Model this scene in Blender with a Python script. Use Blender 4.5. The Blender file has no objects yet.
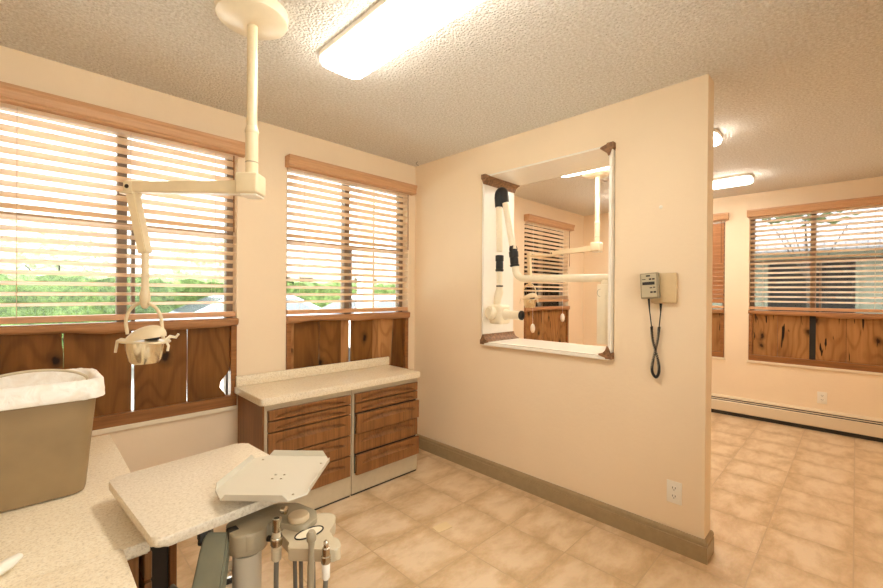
import bpy, bmesh, math, random
from mathutils import Vector, Matrix
random.seed(7)
SC = bpy.context.scene
COL = SC.collection
PI = math.pi
V = Vector

# ------------------------------------------------------------------ materials
def newmat(name):
    m = bpy.data.materials.new(name); m.use_nodes = True
    nt = m.node_tree
    for n in list(nt.nodes): nt.nodes.remove(n)
    out = nt.nodes.new('ShaderNodeOutputMaterial')
    b = nt.nodes.new('ShaderNodeBsdfPrincipled')
    nt.links.new(b.outputs[0], out.inputs[0])
    return m, nt, b, out

def N(nt, typ, **kw):
    n = nt.nodes.new(typ)
    for k, v in kw.items():
        if k in n.inputs: n.inputs[k].default_value = v
        else: setattr(n, k, v)
    return n

def coords(nt, scale=(1, 1, 1), rand=False):
    tc = nt.nodes.new('ShaderNodeTexCoord')
    mp = nt.nodes.new('ShaderNodeMapping')
    mp.inputs['Scale'].default_value = scale
    if rand:
        oi = nt.nodes.new('ShaderNodeObjectInfo')
        mu = N(nt, 'ShaderNodeMath', operation='MULTIPLY'); mu.inputs[1].default_value = 37.0
        nt.links.new(oi.outputs['Random'], mu.inputs[0])
        ad = N(nt, 'ShaderNodeVectorMath', operation='ADD')
        nt.links.new(tc.outputs['Object'], ad.inputs[0]); nt.links.new(mu.outputs[0], ad.inputs[1])
        nt.links.new(ad.outputs[0], mp.inputs[0])
    else:
        nt.links.new(tc.outputs['Object'], mp.inputs[0])
    return mp.outputs[0]

def ramp(nt, fac, stops):
    r = nt.nodes.new('ShaderNodeValToRGB')
    el = r.color_ramp.elements
    while len(el) < len(stops): el.new(0.5)
    for e, (p, c) in zip(el, stops):
        e.position = p; e.color = (*c, 1) if len(c) == 3 else c
    nt.links.new(fac, r.inputs[0])
    return r.outputs[0]

def mix(nt, fac, a, b, blend='MIX'):
    m = nt.nodes.new('ShaderNodeMix'); m.data_type = 'RGBA'; m.blend_type = blend
    if isinstance(fac, (int, float)): m.inputs[0].default_value = fac
    else: nt.links.new(fac, m.inputs[0])
    for k, v in ((6, a), (7, b)):
        if isinstance(v, tuple): m.inputs[k].default_value = (*v, 1)
        else: nt.links.new(v, m.inputs[k])
    return m.outputs[2]

def bump(nt, b, height, strength=0.3, dist=0.01):
    n = N(nt, 'ShaderNodeBump', Strength=strength, Distance=dist)
    nt.links.new(height, n.inputs['Height']); nt.links.new(n.outputs[0], b.inputs['Normal'])

def plain(name, col, rough=0.5, metal=0.0, spec=0.5, noise=0.0, nscale=30, coat=0):
    m, nt, b, o = newmat(name)
    b.inputs['Roughness'].default_value = rough; b.inputs['Metallic'].default_value = metal
    b.inputs['Specular IOR Level'].default_value = spec
    b.inputs['Coat Weight'].default_value = coat
    nz = N(nt, 'ShaderNodeTexNoise', Scale=nscale, Detail=3.0)
    nt.links.new(coords(nt), nz.inputs['Vector'])
    lo = tuple(c * (1 - noise) for c in col); hi = tuple(min(1, c * (1 + noise)) for c in col)
    c = ramp(nt, nz.outputs['Fac'], [(0.35, lo), (0.65, hi)])
    nt.links.new(c, b.inputs['Base Color'])
    return m

def m_wall(name, col):
    m, nt, b, o = newmat(name)
    b.inputs['Roughness'].default_value = 0.6; b.inputs['Specular IOR Level'].default_value = 0.3
    v = coords(nt)
    n1 = N(nt, 'ShaderNodeTexNoise', Scale=2.0, Detail=3.0); nt.links.new(v, n1.inputs['Vector'])
    c = ramp(nt, n1.outputs['Fac'], [(0.3, tuple(x * 0.97 for x in col)), (0.7, tuple(x * 1.02 for x in col))])
    nt.links.new(c, b.inputs['Base Color'])
    n2 = N(nt, 'ShaderNodeTexNoise', Scale=38.0, Detail=4.0, Roughness=0.55); nt.links.new(v, n2.inputs['Vector'])
    bump(nt, b, n2.outputs['Fac'], 0.22, 0.006)
    return m

def m_ceiling():
    m, nt, b, o = newmat('popcorn_ceiling')
    b.inputs['Roughness'].default_value = 0.9; b.inputs['Specular IOR Level'].default_value = 0.1
    v = coords(nt)
    n1 = N(nt, 'ShaderNodeTexNoise', Scale=75.0, Detail=5.0, Roughness=0.75); nt.links.new(v, n1.inputs['Vector'])
    v1 = N(nt, 'ShaderNodeTexVoronoi', Scale=85.0); nt.links.new(v, v1.inputs['Vector'])
    c = ramp(nt, n1.outputs['Fac'], [(0.3, (0.66, 0.61, 0.52)), (0.60, (0.95, 0.925, 0.865))])  # darker tone paints the small shadows between the popcorn grains
    nt.links.new(c, b.inputs['Base Color'])
    sub = N(nt, 'ShaderNodeMath', operation='SUBTRACT')
    nt.links.new(n1.outputs['Fac'], sub.inputs[0]); nt.links.new(v1.outputs['Distance'], sub.inputs[1])
    bump(nt, b, sub.outputs[0], 0.8, 0.018)
    return m

def m_tile():
    m, nt, b, o = newmat('stone_look_tile')
    T = 0.352
    tc = nt.nodes.new('ShaderNodeTexCoord')
    sep = nt.nodes.new('ShaderNodeSeparateXYZ'); nt.links.new(tc.outputs['Object'], sep.inputs[0])
    def axis(i, off):
        a = N(nt, 'ShaderNodeMath', operation='SUBTRACT'); nt.links.new(sep.outputs[i], a.inputs[0]); a.inputs[1].default_value = off
        d = N(nt, 'ShaderNodeMath', operation='DIVIDE'); nt.links.new(a.outputs[0], d.inputs[0]); d.inputs[1].default_value = T
        f = N(nt, 'ShaderNodeMath', operation='FLOOR'); nt.links.new(d.outputs[0], f.inputs[0])
        fr = N(nt, 'ShaderNodeMath', operation='SUBTRACT'); nt.links.new(d.outputs[0], fr.inputs[0]); nt.links.new(f.outputs[0], fr.inputs[1])
        h = N(nt, 'ShaderNodeMath', operation='SUBTRACT'); nt.links.new(fr.outputs[0], h.inputs[0]); h.inputs[1].default_value = 0.5
        ab = N(nt, 'ShaderNodeMath', operation='ABSOLUTE'); nt.links.new(h.outputs[0], ab.inputs[0])
        return f.outputs[0], ab.outputs[0]
    fx, ax = axis(0, -0.078); fy, ay = axis(1, -2.733)
    mx = N(nt, 'ShaderNodeMath', operation='MAXIMUM'); nt.links.new(ax, mx.inputs[0]); nt.links.new(ay, mx.inputs[1])
    cm = nt.nodes.new('ShaderNodeCombineXYZ'); nt.links.new(fx, cm.inputs[0]); nt.links.new(fy, cm.inputs[1])
    wn = N(nt, 'ShaderNodeTexWhiteNoise'); nt.links.new(cm.outputs[0], wn.inputs['Vector'])
    ofs = N(nt, 'ShaderNodeVectorMath', operation='SCALE'); nt.links.new(wn.outputs['Color'], ofs.inputs[0]); ofs.inputs['Scale'].default_value = 9.0
    ad = N(nt, 'ShaderNodeVectorMath', operation='ADD'); nt.links.new(tc.outputs['Object'], ad.inputs[0]); nt.links.new(ofs.outputs[0], ad.inputs[1])
    mp = nt.nodes.new('ShaderNodeMapping'); mp.inputs['Scale'].default_value = (1.0, 1.9, 1); nt.links.new(ad.outputs[0], mp.inputs[0])
    n1 = N(nt, 'ShaderNodeTexNoise', Scale=4.6, Detail=7.0, Roughness=0.66, Distortion=0.25); nt.links.new(mp.outputs[0], n1.inputs['Vector'])
    n2 = N(nt, 'ShaderNodeTexNoise', Scale=60.0, Detail=3.0); nt.links.new(mp.outputs[0], n2.inputs['Vector'])
    # worn darker clouding towards the tile's rim, part of the printed glaze
    rim = N(nt, 'ShaderNodeMapRange'); rim.inputs[1].default_value = 0.25; rim.inputs[2].default_value = 0.5
    rim.inputs[3].default_value = 0.0; rim.inputs[4].default_value = 0.20
    nt.links.new(mx.outputs[0], rim.inputs[0])
    s = N(nt, 'ShaderNodeMath', operation='SUBTRACT'); nt.links.new(n1.outputs['Fac'], s.inputs[0]); nt.links.new(rim.outputs[0], s.inputs[1])
    c = ramp(nt, s.outputs[0], [(0.20, TILE[0]), (0.38, TILE[1]), (0.56, TILE[2])])
    c2 = mix(nt, 0.10, c, n2.outputs['Color'], 'OVERLAY')
    g = N(nt, 'ShaderNodeMath', operation='GREATER_THAN'); nt.links.new(mx.outputs[0], g.inputs[0]); g.inputs[1].default_value = 0.4925
    c3 = mix(nt, g.outputs[0], c2, TILE[3])
    nt.links.new(c3, b.inputs['Base Color'])
    b.inputs['Roughness'].default_value = 0.36; b.inputs['Specular IOR Level'].default_value = 0.45
    inv = N(nt, 'ShaderNodeMath', operation='MULTIPLY_ADD'); nt.links.new(g.outputs[0], inv.inputs[0]); inv.inputs[1].default_value = -0.6
    nt.links.new(n1.outputs['Fac'], inv.inputs[2])
    bump(nt, b, inv.outputs[0], 0.25, 0.004)
    return m

def m_laminate(name, base, dark, light):
    m, nt, b, o = newmat(name)
    v = coords(nt)
    n1 = N(nt, 'ShaderNodeTexNoise', Scale=170.0, Detail=2.0, Roughness=0.6); nt.links.new(v, n1.inputs['Vector'])
    n2 = N(nt, 'ShaderNodeTexNoise', Scale=95.0, Detail=3.0, Roughness=0.7); nt.links.new(v, n2.inputs['Vector'])
    c1 = ramp(nt, n1.outputs['Fac'], [(0.36, dark), (0.47, base), (0.60, base), (0.68, light)])
    c2 = ramp(nt, n2.outputs['Fac'], [(0.33, tuple(x * 0.78 for x in base)), (0.45, base), (0.7, light)])
    nt.links.new(mix(nt, 0.5, c1, c2), b.inputs['Base Color'])
    b.inputs['Roughness'].default_value = 0.38; b.inputs['Specular IOR Level'].default_value = 0.4
    return m

def m_grain(name, dark, mid, light, vert=True, rough=0.4, rand=False, fine=1.0, axis='z'):
    m, nt, b, o = newmat(name)
    sc = {'z': (1, 1, 0.045), 'x': (0.045, 1, 1)}[axis]
    v = coords(nt, sc, rand)
    n1 = N(nt, 'ShaderNodeTexNoise', Scale=70.0 * fine, Detail=5.0, Roughness=0.65, Distortion=0.4); nt.links.new(v, n1.inputs['Vector'])
    n2 = N(nt, 'ShaderNodeTexNoise', Scale=9.0 * fine, Detail=3.0); nt.links.new(v, n2.inputs['Vector'])
    c1 = ramp(nt, n1.outputs['Fac'], [(0.32, dark), (0.5, mid), (0.7, light)])
    c2 = ramp(nt, n2.outputs['Fac'], [(0.35, tuple(x * 0.72 for x in mid)), (0.65, light)])
    nt.links.new(mix(nt, 0.4, c1, c2), b.inputs['Base Color'])
    b.inputs['Roughness'].default_value = rough; b.inputs['Specular IOR Level'].default_value = 0.3
    bump(nt, b, n1.outputs['Fac'], 0.08, 0.002)
    return m

def m_slab(name, dark, mid, light, crack=0.0, ringscale=1.0):
    """knotty live-sawn board: soft cathedral figure, knots and optional splits"""
    m, nt, b, o = newmat(name)
    v = coords(nt, (1, 1, 0.30), True)
    # figure: noise-warped sine of the distance across the board
    n0 = N(nt, 'ShaderNodeTexNoise', Scale=3.2, Detail=2.0, Roughness=0.45); nt.links.new(v, n0.inputs['Vector'])
    sc = N(nt, 'ShaderNodeMath', operation='MULTIPLY'); nt.links.new(n0.outputs['Fac'], sc.inputs[0]); sc.inputs[1].default_value = 85.0 * ringscale
    sn = N(nt, 'ShaderNodeMath', operation='SINE'); nt.links.new(sc.outputs[0], sn.inputs[0])
    rg = N(nt, 'ShaderNodeMapRange'); rg.inputs[1].default_value = -1; rg.inputs[2].default_value = 1; nt.links.new(sn.outputs[0], rg.inputs[0])
    v2 = coords(nt, (1, 1, 0.06), True)
    n1 = N(nt, 'ShaderNodeTexNoise', Scale=65.0, Detail=4.0, Roughness=0.6); nt.links.new(v2, n1.inputs['Vector'])
    n2 = N(nt, 'ShaderNodeTexNoise', Scale=5.0, Detail=3.0, Roughness=0.5); nt.links.new(v, n2.inputs['Vector'])
    c1 = ramp(nt, n2.outputs['Fac'], [(0.30, dark), (0.48, mid), (0.68, light)])
    c2 = ramp(nt, n1.outputs['Fac'], [(0.3, tuple(x * 0.75 for x in mid)), (0.7, light)])
    c3 = mix(nt, 0.35, c1, c2)
    rc = ramp(nt, rg.outputs[0], [(0.0, (0.66, 0.58, 0.52)), (0.35, (0.97, 0.96, 0.95)), (1.0, (1.06, 1.06, 1.06))])
    c5 = mix(nt, 0.6, c3, rc, 'MULTIPLY')
    vk = coords(nt, (1, 1, 0.75), True)
    vk.node.inputs['Rotation'].default_value = (-PI / 2, 0, 0)
    nd = N(nt, 'ShaderNodeTexNoise', Scale=16.0, Detail=3.0); nt.links.new(vk, nd.inputs['Vector'])
    mxv = N(nt, 'ShaderNodeMix'); mxv.data_type = 'VECTOR'; mxv.inputs[0].default_value = 0.05
    nt.links.new(vk, mxv.inputs[4]); nt.links.new(nd.outputs['Color'], mxv.inputs[5])
    vo = N(nt, 'ShaderNodeTexVoronoi', Scale=4.6, voronoi_dimensions='2D'); nt.links.new(mxv.outputs[1], vo.inputs['Vector'])
    kn = ramp(nt, vo.outputs['Distance'], [(0.05, (0.95, 0.95, 0.95)), (0.09, (0.5, 0.5, 0.5)), (0.20, (0, 0, 0))])
    sel = N(nt, 'ShaderNodeMath', operation='GREATER_THAN'); sel.inputs[1].default_value = 0.56
    sc_ = nt.nodes.new('ShaderNodeSeparateXYZ'); nt.links.new(vo.outputs['Color'], sc_.inputs[0]); nt.links.new(sc_.outputs[0], sel.inputs[0])
    kk = N(nt, 'ShaderNodeMath', operation='MULTIPLY'); nt.links.new(kn, kk.inputs[0]); nt.links.new(sel.outputs[0], kk.inputs[1])
    c6 = mix(nt, kk.outputs[0], c5, tuple(x * 0.16 for x in dark))
    if crack > 0:
        vc = coords(nt, (9, 9, 1.15), True)
        nc = N(nt, 'ShaderNodeTexNoise', Scale=3.0, Detail=2.0, Distortion=0.6); nt.links.new(vc, nc.inputs['Vector'])
        ck = ramp(nt, nc.outputs['Fac'], [(0.27 + crack, (1, 1, 1)), (0.30 + crack, (0, 0, 0))])
        c6 = mix(nt, ck, c6, (0.008, 0.005, 0.003))
    nt.links.new(c6, b.inputs['Base Color'])
    b.inputs['Roughness'].default_value = 0.55; b.inputs['Specular IOR Level'].default_value = 0.2
    bump(nt, b, n1.outputs['Fac'], 0.08, 0.002)
    return m

def m_glass():
    m, nt, b, o = newmat('window_glass')
    nt.nodes.remove(b)
    t = nt.nodes.new('ShaderNodeBsdfTransparent'); t.inputs[0].default_value = (0.93, 0.96, 0.95, 1)
    g = nt.nodes.new('ShaderNodeBsdfGlossy'); g.inputs['Roughness'].default_value = 0.02
    f = N(nt, 'ShaderNodeFresnel', IOR=1.3)
    ms = nt.nodes.new('ShaderNodeMixShader')
    nt.links.new(f.outputs[0], ms.inputs[0]); nt.links.new(t.outputs[0], ms.inputs[1]); nt.links.new(g.outputs[0], ms.inputs[2])
    nt.links.new(ms.outputs[0], o.inputs[0])
    return m

def m_slat(name, col, tr=0.35):
    m, nt, b, o = newmat(name)
    v = coords(nt, (0.05, 1, 1))
    n1 = N(nt, 'ShaderNodeTexNoise', Scale=60.0, Detail=3.0); nt.links.new(v, n1.inputs['Vector'])
    c = ramp(nt, n1.outputs['Fac'], [(0.3, tuple(x * 0.9 for x in col)), (0.7, tuple(min(1, x * 1.06) for x in col))])
    nt.links.new(c, b.inputs['Base Color']); b.inputs['Roughness'].default_value = 0.4
    tl = nt.nodes.new('ShaderNodeBsdfTranslucent'); nt.links.new(c, tl.inputs[0])
    ms = nt.nodes.new('ShaderNodeMixShader'); ms.inputs[0].default_value = tr
    nt.links.new(b.outputs[0], ms.inputs[1]); nt.links.new(tl.outputs[0], ms.inputs[2])
    nt.links.new(ms.outputs[0], o.inputs[0])
    return m

def m_emit(name, col, strength):
    m, nt, b, o = newmat(name)
    b.inputs['Base Color'].default_value = (0.9, 0.9, 0.88, 1)
    b.inputs['Emission Color'].default_value = (*col, 1); b.inputs['Emission Strength'].default_value = strength
    return m

def m_leaf(name, dark, mid, light, scale=14):
    m, nt, b, o = newmat(name)
    v = coords(nt)
    n1 = N(nt, 'ShaderNodeTexNoise', Scale=scale, Detail=6.0, Roughness=0.75); nt.links.new(v, n1.inputs['Vector'])
    c = ramp(nt, n1.outputs['Fac'], [(0.32, dark), (0.5, mid), (0.66, light)])
    nt.links.new(c, b.inputs['Base Color']); b.inputs['Roughness'].default_value = 0.8
    bump(nt, b, n1.outputs['Fac'], 0.9, 0.1)
    return m

def m_shingle():
    m, nt, b, o = newmat('roof_shingles')
    v = coords(nt)
    br = N(nt, 'ShaderNodeTexBrick', Scale=3.0); br.inputs['Color1'].default_value = (0.18, 0.18, 0.20, 1)
    br.inputs['Color2'].default_value = (0.24, 0.24, 0.26, 1); br.inputs['Mortar'].default_value = (0.10, 0.10, 0.12, 1)
    br.inputs['Mortar Size'].default_value = 0.03; br.inputs['Row Height'].default_value = 0.4
    nt.links.new(v, br.inputs['Vector']); nt.links.new(br.outputs[0], b.inputs['Base Color'])
    b.inputs['Roughness'].default_value = 0.9
    return m

TILE = [(0.53, 0.36, 0.19), (0.66, 0.48, 0.285), (0.77, 0.605, 0.41), (0.54, 0.385, 0.23)]
M = {}
M['wall'] = m_wall('cream_wall_paint', (0.865, 0.715, 0.515))
M['ceil'] = m_ceiling()
M['tile'] = m_tile()
M['base'] = plain('olive_tan_baseboard', (0.36, 0.27, 0.15), 0.45, noise=0.05)
M['whitetrim'] = plain('cream_trim_paint', (0.78, 0.68, 0.5), 0.5, noise=0.02)
M['lam'] = m_laminate('speckled_laminate', (0.84, 0.73, 0.54), (0.56, 0.45, 0.29), (0.92, 0.86, 0.72))
M['lam2'] = m_laminate('pale_speckled_laminate', (0.70, 0.61, 0.47), (0.50, 0.40, 0.27), (0.82, 0.75, 0.63))
M['walnut'] = m_grain('walnut_veneer', (0.125, 0.052, 0.017), (0.255, 0.108, 0.034), (0.34, 0.150, 0.050), rough=0.36)
M['oak'] = m_grain('oak_valance', (0.47, 0.25, 0.12), (0.57, 0.32, 0.165), (0.66, 0.40, 0.22), axis='x', rough=0.4)
M['slab'] = m_slab('knotty_board', (0.085, 0.031, 0.007), (0.185, 0.074, 0.015), (0.27, 0.115, 0.026))
M['slab2'] = m_slab('split_board', (0.20, 0.085, 0.024), (0.34, 0.16, 0.05), (0.44, 0.22, 0.075), crack=0.04, ringscale=0.9)
M['sap'] = m_slab('pale_edge_board', (0.25, 0.11, 0.036), (0.42, 0.20, 0.07), (0.55, 0.29, 0.11))
M['rail'] = m_grain('stained_frame_wood', (0.16, 0.06, 0.018), (0.28, 0.115, 0.036), (0.37, 0.165, 0.056), axis='x', rough=0.35)
M['ledge'] = m_grain('live_edge_wood', (0.28, 0.125, 0.05), (0.42, 0.205, 0.09), (0.55, 0.30, 0.15), axis='x', rough=0.35)
M['slat'] = m_slat('blind_slat_wood', (0.90, 0.74, 0.55), 0.45)
M['slatd'] = m_slat('blind_slat_wood_dark', (0.72, 0.40, 0.21), 0.1)
M['cord'] = plain('blind_cord', (0.55, 0.42, 0.3), 0.8)
M['bronze'] = plain('dark_bronze_frame', (0.20, 0.14, 0.09), 0.45, noise=0.1)
M['glass'] = m_glass()
M['litrail'] = plain('lit_bronze_rail', (0.50, 0.36, 0.23), 0.45)  # bronze transom with the daylight on it put into the colour
M['cream'] = plain('cream_enamel', (0.76, 0.64, 0.43), 0.32, noise=0.02, coat=0.15)
M['cream2'] = plain('ivory_enamel', (0.84, 0.75, 0.56), 0.3, noise=0.02, coat=0.15)
M['cabcream'] = plain('almond_steel', (0.56, 0.47, 0.32), 0.42, noise=0.03)
M['greytan'] = plain('taupe_plastic', (0.35, 0.29, 0.19), 0.45, noise=0.04)
M['greengrey'] = plain('grey_green_plastic', (0.20, 0.192, 0.128), 0.45, noise=0.05)
M['black'] = plain('black_rubber', (0.012, 0.012, 0.011), 0.55)
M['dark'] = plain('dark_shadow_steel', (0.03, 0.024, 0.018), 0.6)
M['chrome'] = plain('brushed_chrome', (0.62, 0.58, 0.5), 0.22, metal=1.0)
M['bin'] = plain('beige_bin_plastic', (0.30, 0.205, 0.10), 0.5, noise=0.08, nscale=9)
M['white'] = plain('white_plastic', (0.86, 0.82, 0.72), 0.35)
M['panelwhite'] = plain('white_laminate_panel', (0.90, 0.86, 0.77), 0.22, noise=0.01)
M['rust'] = plain('brown_corner_casting', (0.23, 0.115, 0.05), 0.6, noise=0.35, nscale=60)
M['handset'] = plain('grey_handset', (0.33, 0.28, 0.18), 0.4)
M['boxcream'] = plain('tan_box', (0.66, 0.50, 0.28), 0.4, noise=0.03)
M['hose'] = plain('grey_hose', (0.17, 0.15, 0.115), 0.5)
M['lamp'] = m_emit('lamp_diffuser', (1.0, 0.95, 0.86), 9.5)
M['lamp2'] = m_emit('lamp_diffuser_far', (1.0, 0.95, 0.86), 11.0)
M['lampbase'] = plain('lamp_base_white', (0.85, 0.8, 0.7), 0.5)
M['heater'] = plain('heater_enamel', (0.74, 0.63, 0.46), 0.4)
M['oval'] = plain('white_pull', (0.9, 0.88, 0.82), 0.35)
M['mirror'] = plain('bright_reflector', (0.86, 0.78, 0.58), 0.18, metal=0.85)
M['hedge'] = m_leaf('hedge_leaves', (0.025, 0.045, 0.008), (0.10, 0.165, 0.035), (0.22, 0.30, 0.09), 10)
M['leaf'] = m_leaf('tree_leaves', (0.02, 0.036, 0.01), (0.065, 0.092, 0.024), (0.14, 0.15, 0.052), 5)
M['palefol'] = m_leaf('pale_foliage', (0.5, 0.55, 0.36), (0.7, 0.74, 0.56), (0.85, 0.87, 0.75), 5)
M['asphalt'] = plain('pale_paving', (0.78, 0.75, 0.70), 0.9, noise=0.05, nscale=5)
M['bark'] = plain('bark', (0.018, 0.013, 0.008), 0.9, noise=0.3, nscale=20)
M['carwhite'] = plain('white_car_paint', (0.82, 0.82, 0.82), 0.25, coat=0.5)
M['carsilver'] = plain('silver_car_paint', (0.48, 0.51, 0.56), 0.3, coat=0.5)
M['carglass'] = plain('car_glass', (0.11, 0.125, 0.14), 0.2)
M['stucco'] = plain('pale_stucco', (0.085, 0.09, 0.066), 0.9, noise=0.05, nscale=4)
M['stuccoy'] = plain('cream_stucco', (0.75, 0.62, 0.5), 0.9, noise=0.05, nscale=4)
M['shingle'] = m_shingle()
M['pinkroof'] = plain('terracotta_roof', (0.6, 0.4, 0.32), 0.9, noise=0.1)
M['opening'] = plain('dark_window', (0.010, 0.009, 0.008), 0.8, spec=0.1)

# ------------------------------------------------------------------ mesh helpers
def nb(): return bmesh.new()

def box(bm, lo, hi, bev=0.0, seg=2):
    x0, y0, z0 = lo; x1, y1, z1 = hi
    t = bmesh.new()
    r = bmesh.ops.create_cube(t, size=1.0)
    for v in t.verts:
        v.co = V(((x0 + x1) / 2 + v.co.x * (x1 - x0), (y0 + y1) / 2 + v.co.y * (y1 - y0), (z0 + z1) / 2 + v.co.z * (z1 - z0)))
    if bev > 0:
        bmesh.ops.bevel(t, geom=t.edges[:], offset=bev, segments=seg, profile=0.5, affect='EDGES')
    merge(bm, t)
    return bm

def merge(bm, t, mat=None):
    if mat is not None: t.transform(mat)
    me = bpy.data.meshes.new('tmp'); t.to_mesh(me); t.free()
    bm.from_mesh(me); bpy.data.meshes.remove(me)

def frame_of(d):
    d = d.normalized()
    a = V((0, 0, 1)) if abs(d.z) < 0.9 else V((1, 0, 0))
    s = d.cross(a).normalized(); u = s.cross(d).normalized()
    return s, u

def ring(bm, c, s, u, r, n):
    return [bm.verts.new(c + s * (r * math.cos(2 * PI * i / n)) + u * (r * math.sin(2 * PI * i / n))) for i in range(n)]

def bridge(bm, a, b):
    n = len(a)
    for i in range(n):
        try: bm.faces.new((a[i], a[(i + 1) % n], b[(i + 1) % n], b[i]))
        except ValueError: pass

def tube(bm, pts, r, n=12, cap=True):
    pts = [V(p) for p in pts]
    rr = r if isinstance(r, (list, tuple)) else [r] * len(pts)
    prev = None; first = None
    s = u = None
    for i, p in enumerate(pts):
        if i == 0: d = pts[1] - p
        elif i == len(pts) - 1: d = p - pts[i - 1]
        else: d = (pts[i + 1] - p).normalized() + (p - pts[i - 1]).normalized()
        d = d.normalized()
        if s is None: s, u = frame_of(d)
        else:
            s = (s - d * s.dot(d)).normalized(); u = d.cross(s).normalized() * (1 if d.cross(s).dot(u) > 0 else -1)
        k = ring(bm, p, s, u, rr[i], n)
        if prev: bridge(bm, prev, k)
        else: first = k
        prev = k
    if cap:
        bm.faces.new(first[::-1]); bm.faces.new(prev)
    return bm

def lathe(bm, prof, c=(0, 0, 0), axis=(0, 0, 1), n=32):
    """prof: list of (radius, distance along axis)"""
    ax = V(axis).normalized(); s, u = frame_of(ax); c = V(c)
    prev = None; first = None
    for r, h in prof:
        k = ring(bm, c + ax * h, s, u, max(r, 1e-4), n)
        if prev: bridge(bm, prev, k)
        else: first = k
        prev = k
    bm.faces.new(first[::-1]); bm.faces.new(prev)
    return bm

def prism(bm, poly, z0, z1, mat=None, bev=0.0, seg=3):
    t = bmesh.new()
    a = [t.verts.new((x, y, z0)) for x, y in poly]
    b = [t.verts.new((x, y, z1)) for x, y in poly]
    t.faces.new(a[::-1]); top = t.faces.new(b); bridge(t, a, b)
    if bev > 0:
        es = [e for e in t.edges if all(abs(v.co.z - z1) < 1e-6 for v in e.verts) or all(abs(v.co.z - z0) < 1e-6 for v in e.verts)]
        bmesh.ops.bevel(t, geom=es, offset=bev, segments=seg, profile=0.5, affect='EDGES')
    bmesh.ops.recalc_face_normals(t, faces=t.faces[:])
    merge(bm, t, mat)
    return bm

def rounded(poly, r, n=6):
    """round the corners of a 2-D polygon"""
    out = []; k = len(poly)
    for i in range(k):
        p = V(poly[i]); a = V(poly[i - 1]); b = V(poly[(i + 1) % k])
        ri = r[i] if isinstance(r, (list, tuple)) else r
        if ri <= 0: out.append(tuple(p)); continue
        da = (a - p).normalized(); db = (b - p).normalized()
        ang = da.angle(db); t = ri / math.tan(ang / 2)
        t = min(t, (a - p).length * 0.49, (b - p).length * 0.49)
        p0 = p + da * t; p1 = p + db * t
        for j in range(n + 1):
            q = j / n
            out.append(tuple(p0.lerp(p, q).lerp(p.lerp(p1, q), q)))
    return out

def rrect(x0, y0, x1, y1, r, n=6):
    return rounded([(x0, y0), (x1, y0), (x1, y1), (x0, y1)], r, n)

def sweep(bm, prof, path, closed=False):
    """prof: (outward, z); path: xy points, outward is to the right of travel"""
    n = len(path); rows = []
    for i, p in enumerate(path):
        p = V(p)
        d0 = (p - V(path[i - 1])).normalized() if i > 0 else None
        d1 = (V(path[i + 1]) - p).normalized() if i < n - 1 else None
        d0 = d0 or d1; d1 = d1 or d0
        n0 = V((d0.y, -d0.x)); n1 = V((d1.y, -d1.x))
        m = (n0 + n1).normalized(); m = m / m.dot(n0)
        rows.append([bm.verts.new((p.x + m.x * o, p.y + m.y * o, z)) for o, z in prof])
    for a, b in zip(rows, rows[1:]): bridge(bm, a, b)
    bm.faces.new(rows[0][::-1]); bm.faces.new(rows[-1])
    return bm

def build(name, bm, m, parent=None, smooth=None, origin=None, label=None, kind=None, world=True):
    """link a bmesh as one object. Vertices are in world space (or in the parent's local space when world=False)"""
    bmesh.ops.recalc_face_normals(bm, faces=bm.faces[:])
    off = V((0, 0, 0))
    if world:
        if parent is not None:
            mw = parent_world(parent)
            bm.transform(mw.inverted())
        elif origin is not None:
            off = V(origin); bm.transform(Matrix.Translation(-off))
    me = bpy.data.meshes.new(name); bm.to_mesh(me); bm.free()
    me.materials.append(m)
    o = bpy.data.objects.new(name, me); COL.objects.link(o)
    o.location = off
    if parent is not None: o.parent = parent
    if smooth is not None:
        for p in me.polygons: p.use_smooth = True
        try:
            me.set_sharp_from_angle(angle=math.radians(smooth))
        except Exception: pass
    if label: o['label'] = label
    if kind: o['kind'] = kind
    return o

def parent_world(p):
    m = Matrix.Identity(4)
    while p is not None:
        m = Matrix.LocRotScale(p.location, p.rotation_euler, p.scale) @ m
        p = p.parent
    return m

def thing(name, label, cat, loc=(0, 0, 0), rz=0, group=None):
    o = bpy.data.objects.new(name, None); COL.objects.link(o)
    o.empty_display_size = 0.05
    o.location = loc; o.rotation_euler = (0, 0, rz)
    o['label'] = label; o['category'] = cat
    if group: o['group'] = group
    return o

def tag(o, label, cat, group=None):
    o['label'] = label; o['category'] = cat
    if group: o['group'] = group
    return o

def struct(name, bm, m, **kw):
    return build(name, bm, m, kind='structure', **kw)

def structroot(name, loc=(0, 0, 0), rz=0):
    o = bpy.data.objects.new(name, None); COL.objects.link(o)
    o.location = loc; o.rotation_euler = (0, 0, rz); o['kind'] = 'structure'
    return o

H = 2.44
# ------------------------------------------------------------------ room shell
T_W = 0.16
ZB, ZT = 0.63, 2.235          # window openings
WIN_W = [(-2.555, -1.474), (-1.158, -0.077), (1.69, 2.735)]          # along the window wall (x)
WIN_F = [(-1.683, -0.60), (-2.985, -1.905)]                          # along the far wall (y)
D = 3.17
XL, YR = -3.15, -3.45

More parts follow.
